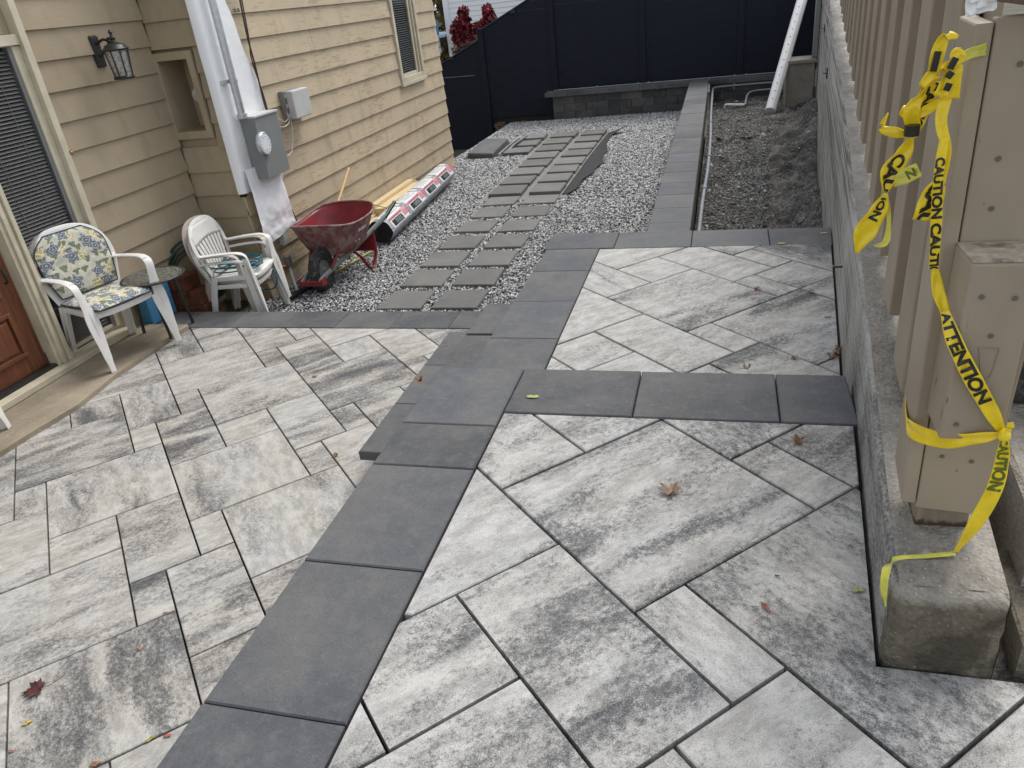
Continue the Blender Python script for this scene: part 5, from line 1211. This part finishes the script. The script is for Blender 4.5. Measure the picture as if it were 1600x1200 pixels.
# teal hose on the seat
hp = []; rs = random.Random(2); cs = Vector((sx_ - .01, sy_, -.925)); mr = Matrix.Rotation(srz, 3, 'Z')
for k in range(150):
    a = k / 150 * 2 * math.pi * 6.2; rr = 1 + .13 * math.sin(a * .37 + 1); x = .205 * rr * math.cos(a + .35 * math.sin(a * .16)); y = .03 + .115 * rr * math.sin(a); 
    if x > .17: y += (x - .17) * .4
    hp.append(cs + mr @ Vector((y * .9 + .02 + .08 * math.sin(a * .16), x * .95 + .02, .425 + .016 * math.sin(a * .5 + 1) + .0065 * (k / 25))))
mb = MB(); mb.tube(catmull(hp[::3], 5), .0062, 6); lp = [at(u, v, y=5.55) for u, v in ((407, 416), (425, 420), (433, 436), (428, 450), (412, 452), (398, 444), (380, 438))]
mb.tube(catmull(lp, 6), .0062, 6); o = obj('coiled_hose', mb, M['teal'], smooth=60); tag(o, 'teal hose coiled loosely on the seat of the top stacked white chair', 'hose')
# side table
tc = at(238, 431, z=-.295); tt = thing('side_table', 'small round side table with pebbled glass top and thin black legs', 'side table', (tc.x, tc.y, -.77))
TR = .225
mb = MB(); mb.lathe((tc.x, tc.y, -.302), [(TR - .012, 0), (TR - .012, .006)], n=36); obj('glass_top', mb, M['tableglass'], tt, smooth=30)
mb = MB(); mb.ring((tc.x, tc.y, -.301), (0, 0, 1), TR - .004, .011, 40, 8, .8); obj('rim', mb, M['black'], tt, smooth=60)
for k, (u, v, z) in enumerate(((214, 520, -.768), (262, 489, -.795), (316, 495, -.795), (268, 529, -.78))):
    e = at(u, v, z=z); d = Vector((e.x - tc.x, e.y - tc.y, 0)); d = d.normalized() * min(.26, d.length); d0 = d.normalized() * (TR - .02)
    mb = MB(); mb.tube([(tc.x + d0.x, tc.y + d0.y, -.305), (tc.x + d.x, tc.y + d.y, z + .01)], .0115, 8); lg = obj('leg', mb, M['black'], tt, smooth=60)
    mb = MB(); mb.tube([(tc.x + d.x, tc.y + d.y, z), (tc.x + d.x, tc.y + d.y, z + .035)], .013, 8); obj('foot', mb, M['rubber'], lg, smooth=60)
# things tucked behind
mb = MB(); mb.prism([(-4.55, 4.66), (-4.43, 4.66), (-4.42, 4.95), (-4.55, 4.95)], -.79, -.50, .012); o = obj('blue_bin', mb, M['blue'], bevel=.01); tag(o, 'blue plastic bin partly hidden behind the small side table', 'bin')
tgp = 'terracotta blocks stacked behind the side table'
rown = ['bottom', 'second', 'third', 'top']; coln = ['nearest the wall', 'in the middle', 'nearest the chair legs']
for k in range(11):
    r_, c_ = k // 3, k % 3
    x = -4.55 + .115 * c_ + .02 * (r_ % 2); z = -1.01 + .125 * r_; mb = MB(); mb.box(x, x + .108, 5.0 + .012 * ((k * 7) % 3), 5.2, z, z + .12)
    o = obj('terracotta_block', mb, M['terracotta'], bevel=.004); tag(o, 'orange-brown terracotta block in the %s row behind the table, %s' % (rown[r_], coln[c_]), 'terracotta block', tgp)
hr = MB(); hc = Vector((-4.42, 5.36, -.52))
for k in range(9): hr.ring(hc + Vector((.012 * k, -.012 * k, -.008 * k)), (.55, -.82, .05), .23 + .012 * math.sin(k * 2.1), .011, 36, 6)
o = obj('hose_coil', hr, M['greenhose'], smooth=60); tag(o, 'dark green garden hose coil hanging behind the stacked chairs', 'hose')
for k, (x, y) in enumerate(((-4.33, 5.33), (-4.36, 5.36))): pass

# ------------------------------------------------------------------ wheelbarrow (local frame: +y runs from the wheel to the grips)
wc_ = at(510, 452, z=-1.01); gp = at(612, 323, z=-.42)
wv = thing('wheelbarrow', 'worn red steel wheelbarrow with black tyre and grey handles parked beside the siding', 'wheelbarrow', (wc_.x, wc_.y, -1.012))
ang = math.radians(0); wv.rotation_euler = (0, 0, ang)
def wbo(nm, mb, mat, par=wv, sm=50, bev=0): return obj(nm, mb, M[mat], par, local=True, smooth=sm, bevel=bev)
mb = MB(); mb.ring((0, 0, .20), (1, 0, 0), .145, .058, 40, 12, .85); ty = wbo('tyre', mb, 'rubber', sm=60)
for k in range(34):
    a = 2 * math.pi * k / 34; c = Vector((0, .201 * math.cos(a), .20 + .201 * math.sin(a))); d = Vector((0, math.cos(a), math.sin(a))); mb = MB()
    mb.sweep([c + Vector((-.028, 0, 0)), c + d * .004, c + Vector((.028, 0, 0))], d.cross(Vector((1, 0, 0))), .012, .008, 4); 
    if k == 0: tread = MB()
    tread.add(mb.v, mb.f)
wbo('tread', tread, 'rubber', ty)
mb = MB(); mb.lathe((-.028, 0, .20), [(.02, -.02), (.03, .0), (.09, .012), (.096, .0), (.096, .056), (.09, .044), (.03, .056), (.02, .076)], (1, 0, 0), 24); wbo('wheel_hub', mb, 'boxdark', ty)
W0, W1 = .095, .245
for s_ in (-1, 1):
    P_ = [Vector((s_ * W0, -.235, .15)), Vector((s_ * W0, -.1, .185)), Vector((s_ * .165, .55, .285)), Vector((s_ * W1, 1.08, .40))]
    mb = MB(); mb.sweep(catmull(P_, 5), (1, 0, 0), .032, .05); hd = wbo('handle_bar', mb, 'metergrey')
    a = Vector((s_ * W1, 1.08, .40)); b = Vector((s_ * (W1 + .03), 1.28, .485)); mb = MB(); mb.tube([a - (b - a) * .15, a + (b - a) * .3, b], [.024, .021, .020], 10); wbo('grip', mb, 'black', hd)
    mb = MB(); mb.sweep([(s_ * .15, .40, .24), (s_ * .19, .46, .16), (s_ * .22, .53, .025), (s_ * .225, .575, .006), (s_ * .225, .63, .012), (s_ * .23, .72, .12), (s_ * .205, .78, .34)], (1, 0, 0), .036, .016); lg = wbo('leg', mb, 'red')
    mb = MB(); mb.tube([(s_ * (W0 + .02), -.02, .215), (s_ * .14, .08, .30), (s_ * .15, .14, .36)], .013, 8); wbo('tray_brace', mb, 'red')
mb = MB(); mb.sweep([(-.12, -.245, .15), (.12, -.245, .15)], (0, 0, 1), .05, .02); wbo('front_guard', mb, 'red', bev=.003)
for s_ in (-1, 1): mb = MB(); mb.box(s_ * .115 - .008, s_ * .115 + .008, -.25, -.16, .12, .19); wbo('guard_bracket', mb, 'red', bev=.003)
mb = MB(); mb.sweep([(-.21, .72, .22), (.21, .72, .22)], (0, 0, 1), .16, .008, pw=12); wbo('leg_panel', mb, 'red')
# tray
def tray(u, v, off=0):
    a = 2 * math.pi * u; ca, sa = math.cos(a), math.sin(a); r = (abs(ca) ** 3.2 + abs(sa) ** 3.2) ** (-1 / 3.2)
    h = v
    y_ = .40 + sa * r * (.25 + .165 * h) ; hx_ = (.225 + .105 * h ** .8) * (1 + .06 * sa * r * h)
    z = .30 + .27 * h + .05 * h * max(0, -sa * r) ** 3 + .06 * h * max(0, sa * r) ** 2
    return (ca * r * (hx_ + off), y_ + (off if sa > 0 else -off) * abs(sa), z)
mb = MB(); nU, nV = 56, 10
for i in range(nU):
    for j in range(nV + 1): mb.v.append(tray(i / nU, j / nV))
for i in range(nU):
    for j in range(nV): i2 = (i + 1) % nU; mb.f.append((i * (nV + 1) + j, i2 * (nV + 1) + j, i2 * (nV + 1) + j + 1, i * (nV + 1) + j + 1))
mb.f.append(tuple(i * (nV + 1) for i in range(nU))[::-1])
o = wbo('tray', mb, 'redin', sm=60); o.data.materials.append(M['red']); so = o.modifiers.new('shell', 'SOLIDIFY'); so.thickness = .006; so.offset = 1; so.material_offset = 1; so.material_offset_rim = 0
rm = MB(); rp = [tray(i / 72, 1, .006) for i in range(73)]; rm.tube(rp, .011, 8, cap=False); wbo('rolled_rim', rm, 'redin', o, sm=70)
# brand lettering on the side facing the yard
def brand(x, y):
    h = .62 + y * 3.0; yy = .22 + x; 
    best = None; lo, hi = -.25, .25
    uu = math.asin(max(-.95, min(.95, (yy - .43) / .40))) / (2 * math.pi) * .62
    return Vector(tray(uu, h, .014))
lettering('brand_lettering', 'CRAFTSMAN', .05, lambda x, y: brand(x * .92 + .02, y * 1.0), M['printwhite'], o, step=0.02)
for ob_ in [q for q in o.children if q.name.startswith('brand')]: ob_.location = ob_.location + WL[wv.name]
for (y, z) in ((.2, .48), (.3, .46), (.62, .48)):
    p = Vector(tray(-.0 + (y - .42) * .3, .3, .012)); mb = MB(); mb.lathe((p.x, p.y, p.z), [(.009, 0), (.008, .006), (.003, .007)], (1, 0, 0), 8); wbo('bolt', mb, 'galv', o)
# shovel in the tray
a = at(517, 352, z=-.60); b = at(545, 263, x=a.x - .10)
sh = thing('shovel', 'wooden-handled shovel standing in the red wheelbarrow tray', 'shovel', a)
d = (b - a).normalized(); mb = MB(); mb.tube([a + d * .08, b], .016, 10); obj('wood_handle', mb, M['toolwood'], sh, smooth=60)
mb = MB(); mb.tube([a - d * .04, a + d * .10], [.016, .020], 10); obj('socket', mb, M['black'], sh, smooth=60)
mb = MB(); mb.grid(lambda u, v: a - d * (.04 + .2 * v) + Vector((.0, (u - .5) * .2 * (1 - .3 * v * v), .02 * (2 * u - 1) ** 2)), 8, 8); bl = obj('blade', mb, M['boxdark'], sh, smooth=60); bl.modifiers.new('s', 'SOLIDIFY').thickness = .003
# push broom on the ground
a = at(456, 465, z=-.985); b = at(585, 390, z=-.985)
br = thing('push_broom', 'broom with yellow-green handle lying on the gravel under the wheelbarrow', 'broom', a)
d = (b - a).normalized(); n_ = Vector((-d.y, d.x, 0))
mb = MB(); mb.tube([a + d * .02, b], .012, 8); obj('broom_handle', mb, simple('olive_handle', (.30, .30, .06), .5, var=.25), br, smooth=60)
mb = MB(); mb.sweep([a - d * .10 + Vector((0, 0, .005)), a + d * .03 + Vector((0, 0, .012)), a + d * .34 + Vector((0, 0, .004))], (0, 0, 1), .045, .05); obj('broom_head', mb, M['fabric'], br)
# timber and wrapped bundle
tw = 'new timber lengths lying along the house wall'
bstart = at(600, 352, z=-.93)
for k, (x0, x1, y0, y1, z0, z1, ll) in enumerate(((-3.93, -3.80, 6.95, 9.4, -1.0, -.94, 'pale new timber plank lying lowest beside the siding'), (-4.025, -3.933, 7.1, 9.55, -1.0, -.84, 'pale new timber length against the siding, strapped at its middle'),
                                                  (-3.93, -3.80, 7.3, 9.5, -.937, -.87, 'pale new timber plank lying on top of the lowest one'), (-4.03, -3.95, 8.0, 9.45, -.837, -.75, 'short pale timber on top next to the house wall'), (-3.945, -3.83, 8.05, 9.4, -.867, -.79, 'short pale timber on top next to the wrapped bundle'))):
    o = obj('timber', MB().box(x0, x1, y0, y1, z0, z1), M['lumber'], bevel=.003); tag(o, ll, 'timber', tw)
for y in (8.06, 9.38):
    mb = MB(); mb.sweep([(-3.792, y, -1.0), (-3.80, y, -.785), (-3.95, y, -.742), (-4.04, y, -.74)], (0, 1, 0), .02, .003); o = obj('binding_strap', mb, M['fabric']); tag(o, 'black strap round the timber, nearer end' if y < 9 else 'black strap round the timber, far end', 'strap')
bd = thing('wrapped_bundle', 'long plastic-wrapped bundle with repeated red and black printed labels beside the timber', 'bundle', (-3.66, 8.7, -1.0))
BA, BB = Vector((-3.60, 7.36, -.875)), Vector((-3.80, 10.15, -.875))
bdir = (BB - BA).normalized(); bside = Vector((bdir.y, -bdir.x, 0)); BL = (BB - BA).length
def bpt(s, a, off=0):
    r = .138 * (1 + .035 * math.cos(6 * a)) + .005 * noise.noise(Vector((s * 5, a * 2, 0))) - .012 * sum(math.exp(-((s - c) / .03) ** 2) for c in (.75, 1.45, 2.15)) + off
    return BA + bdir * s + bside * (r * math.cos(a) * 1.08) + Vector((0, 0, r * math.sin(a) * .95))
mb = MB(); mb.grid(lambda u, v: bpt(u * BL, 2 * math.pi * v), 90, 30); obj('plastic_wrap', mb, M['poly'], bd, smooth=60)
mb = MB(); c0 = len(mb.v); mb.grid(lambda u, v: bpt(.03 + .01 * math.sin(v * 20), 2 * math.pi * v, -.004 - .134 * u), 1, 30); obj('bundle_end', mb, M['fabric'], bd)
def patch(nm, s0, s1, a0, a1, mat, off=.003):
    mb = MB(); mb.grid(lambda u, v: bpt(s0 + (s1 - s0) * u, R(a0 + (a1 - a0) * v), off), 12, 6); return obj(nm, mb, M[mat], bd, smooth=60)
for k in range(4):
    s = .08 + k * .70; 
    patch('label_white', s, s + .50, 58, 122, 'printwhite'); patch('label_red', s + .08, s + .46, 122.5, 134, 'printred'); patch('label_red', s + .0, s + .50, 47, 54, 'printred', .0032)
    patch('label_white', s + .0, s + .56, 8, 45.5, 'printwhite'); patch('label_black', s + .04, s + .38, 12, 42, 'printblack', .0045); patch('label_red', s + .42, s + .58, 20, 60, 'printpink', .0042); patch('label_white', s + .54, s + .66, 75, 120, 'printwhite', .0034)
    for q in range(3): patch('label_text', s + .14, s + .38 - .05 * (q == 1), 19 + q * 7, 21.5 + q * 7, 'printgrey', .006)
    for q in range(4): patch('label_text', s + .06, s + .46 - .09 * (q % 2), 70 + q * 13, 73 + q * 13, 'printgrey', .005)
    for q in range(3): patch('label_text', s + .57, s + .70, 24 + q * 14, 27 + q * 14, 'printred', .005)
# cream hose loop at the far corner
mb = MB(); mb.tube(catmull([at(u, v, y=yy) for u, v, yy in ((699, 268, 11.1), (706, 268, 11.0), (710, 278, 10.7), (707, 290, 10.4), (700, 292, 10.3))], 6), .012, 8); o = obj('cream_cable', mb, M['trim'], smooth=60); tag(o, 'cream cable looping out of the siding at the far house corner', 'cable')

# ------------------------------------------------------------------ fallen leaves
def leaf(u, v, z, size, col, label, kind='maple', rz=0, curl=.25, name='fallen_leaf'):
    c = at(u, v, z=z); mb = MB(); pts = []
    if kind == 'maple':
        prof = [(0, 1.0), (14, .62), (22, .72), (33, .50), (48, .92), (58, .60), (68, .66), (82, .42), (98, .72), (112, .45), (135, .50), (160, .30), (180, .12)]
        full = prof + [(360 - a, r) for a, r in prof[::-1][1:-1]]
    elif kind == 'oval': full = [(a, 1 / math.sqrt((math.cos(R(a))) ** 2 + (math.sin(R(a)) / .36) ** 2)) for a in range(0, 360, 24)]
    else: full = [(a, 1 / math.sqrt((math.cos(R(a))) ** 2 + (math.sin(R(a)) / .2) ** 2)) for a in range(0, 360, 30)]
    full = full[:]; vs = [(0, 0, .004)]
    for ring in (.5, 1.0):
        for a, r in full:
            x, y = r * ring * size * math.cos(R(a)), r * ring * size * math.sin(R(a))
            h = curl * size * (ring ** 2) * (.5 + .5 * math.sin(R(a) * 3 + rz * 5)) + curl * .3 * size * abs(math.sin(R(a) * 5)) * ring
            x, y = x * math.cos(rz) - y * math.sin(rz), x * math.sin(rz) + y * math.cos(rz); vs.append((x, y, .003 + h))
    n_ = len(full); fs = [(0, 1 + i, 1 + (i + 1) % n_) for i in range(n_)] + [(1 + i, 1 + n_ + i, 1 + n_ + (i + 1) % n_, 1 + (i + 1) % n_) for i in range(n_)]
    mb.add([(c.x + p[0], c.y + p[1], z + p[2]) for p in vs], fs)
    key = 'leaf_%.2f_%.2f' % (col[0], col[1])
    if key not in M: M[key] = simple('leaf_skin', col, .6, var=.35, scale=70, bump=.001)
    o = obj(name, mb, M[key], smooth=80); s_ = o.modifiers.new('t', 'SOLIDIFY'); s_.thickness = .0006; tag(o, label, 'leaf')
    if kind == 'maple':
        a = rz + math.pi; st = MB(); st.tube(catmull([(c.x, c.y, z + .005), (c.x + size * .8 * math.cos(a), c.y + size * .8 * math.sin(a), z + .01), (c.x + size * 1.5 * math.cos(a + .25), c.y + size * 1.5 * math.sin(a + .25), z + .014)], 4), .0012, 5)
        obj('stalk', st, M[key], o)
BR, TAN, RED, YEL, GRN, ORG = (.23, .14, .08), (.30, .20, .12), (.07, .014, .012), (.5, .33, .03), (.34, .36, .12), (.30, .13, .05)
leaf(1050, 771, .001, .042, (.27, .185, .125), 'curled tan maple leaf lying on the large streaked paver of the upper patio', rz=2.6, curl=.5)
leaf(60, 1078, -.799, .062, RED, 'dark red maple leaf with long stalk at the lower left', rz=3.7, curl=.2)
leaf(43, 1131, -.799, .018, YEL, 'small yellow leaf below the dark red maple leaf', 'oval', .8)
leaf(18, 1175, -.799, .014, (.32, .12, .1), 'tiny pinkish leaf at the bottom left corner', 'oval', .2)
leaf(1246, 692, .001, .022, ORG, 'small curled brown leaf near the wall on the upper patio', 'maple', 1.0, .8)
leaf(1196, 950, .001, .020, (.26, .06, .03), 'thin reddish leaf blade on the big paver by the wall end', 'blade', -1.0)
leaf(1342, 924, .001, .016, GRN, 'small pale green leaf beside the near end of the wall', 'oval', .2)
leaf(1165, 578, .001, .020, (.30, .26, .2), 'dried pale leaf on the dark step slab', 'maple', .5, .9)
leaf(832, 621, .001, .026, GRN, 'pale green oval leaf on the edge of the dark coping', 'oval', 0, .1)
leaf(656, 597, -.399, .03, ORG, 'orange-brown leaf at the edge of the raised coping over the steps', 'maple', 2., .8)
leaf(700, 542, -.399, .024, ORG, 'thin orange leaf on the upper tread of the side steps', 'blade', .1)
leaf(492, 589, -.799, .022, (.12, .13, .03), 'olive leaf in a joint of the lower patio', 'oval', .2)
leaf(524, 713, -.799, .022, (.33, .2, .06), 'small tan leaf on the lower patio beside the steps', 'maple', 1.2, .6)
leaf(235, 1156, -.799, .018, (.3, .25, .05), 'small yellow leaf at the joint near the coping, lower left', 'oval', 1.)
leaf(262, 1150, -.799, .016, (.4, .12, .08), 'small pink leaf touching the coping edge, lower left', 'oval', .3)
leaf(150, 1195, -.799, .022, ORG, 'brown leaf at the bottom edge on a lower patio joint', 'oval', .6)
leaf(218, 1016, -.799, .018, (.3, .1, .07), 'thin reddish twig-like leaf on the lower patio', 'blade', 0)
leaf(260, 959, -.799, .018, (.3, .1, .07), 'short reddish leaf blade at a paver corner', 'blade', .2)
leaf(1293, 495, -.199, .020, GRN, 'pale green leaf beside the wall on the middle patio', 'oval', 0, .1)
leaf(1181, 453, -.199, .018, (.4, .08, .06), 'tiny red leaf on the middle patio', 'maple', .3, .7)
leaf(1267, 457, -.199, .020, (.42, .36, .28), 'tiny pale leaf near the wall on the middle patio', 'maple', 1.3, .7)
leaf(1221, 381, -.199, .024, (.42, .40, .12), 'yellow-green leaf on the far coping of the middle patio', 'oval', 0, .1)
leaf(1287, 365, -.199, .024, (.45, .42, .2), 'pale yellow leaf at the right end of the far coping', 'oval', .2, .1)
leaf(1241, 561, -.199, .018, ORG, 'orange leaf at the foot of the dark step', 'oval', .3, .5)
leaf(676, 394, -.985, .035, ORG, 'orange leaf on the gravel between flagstones', 'oval', .2, .3)
leaf(1214, 901, .001, .006, (.03, .03, .02), 'tiny dark seed on the big paver by the wall', 'oval', 0, .2)
for (u, v, r_) in ((1304, 556, 0), (1309, 549, 1), (1300, 560, 2)):
    leaf(u, v, -.199, .022, TAN, ('tan leaf litter against the wall at the dark step, uppermost piece', 'tan leaf litter against the wall at the dark step, right piece', 'tan leaf litter against the wall at the dark step, lowest piece')[r_], 'maple', r_ * 1.3, .9)
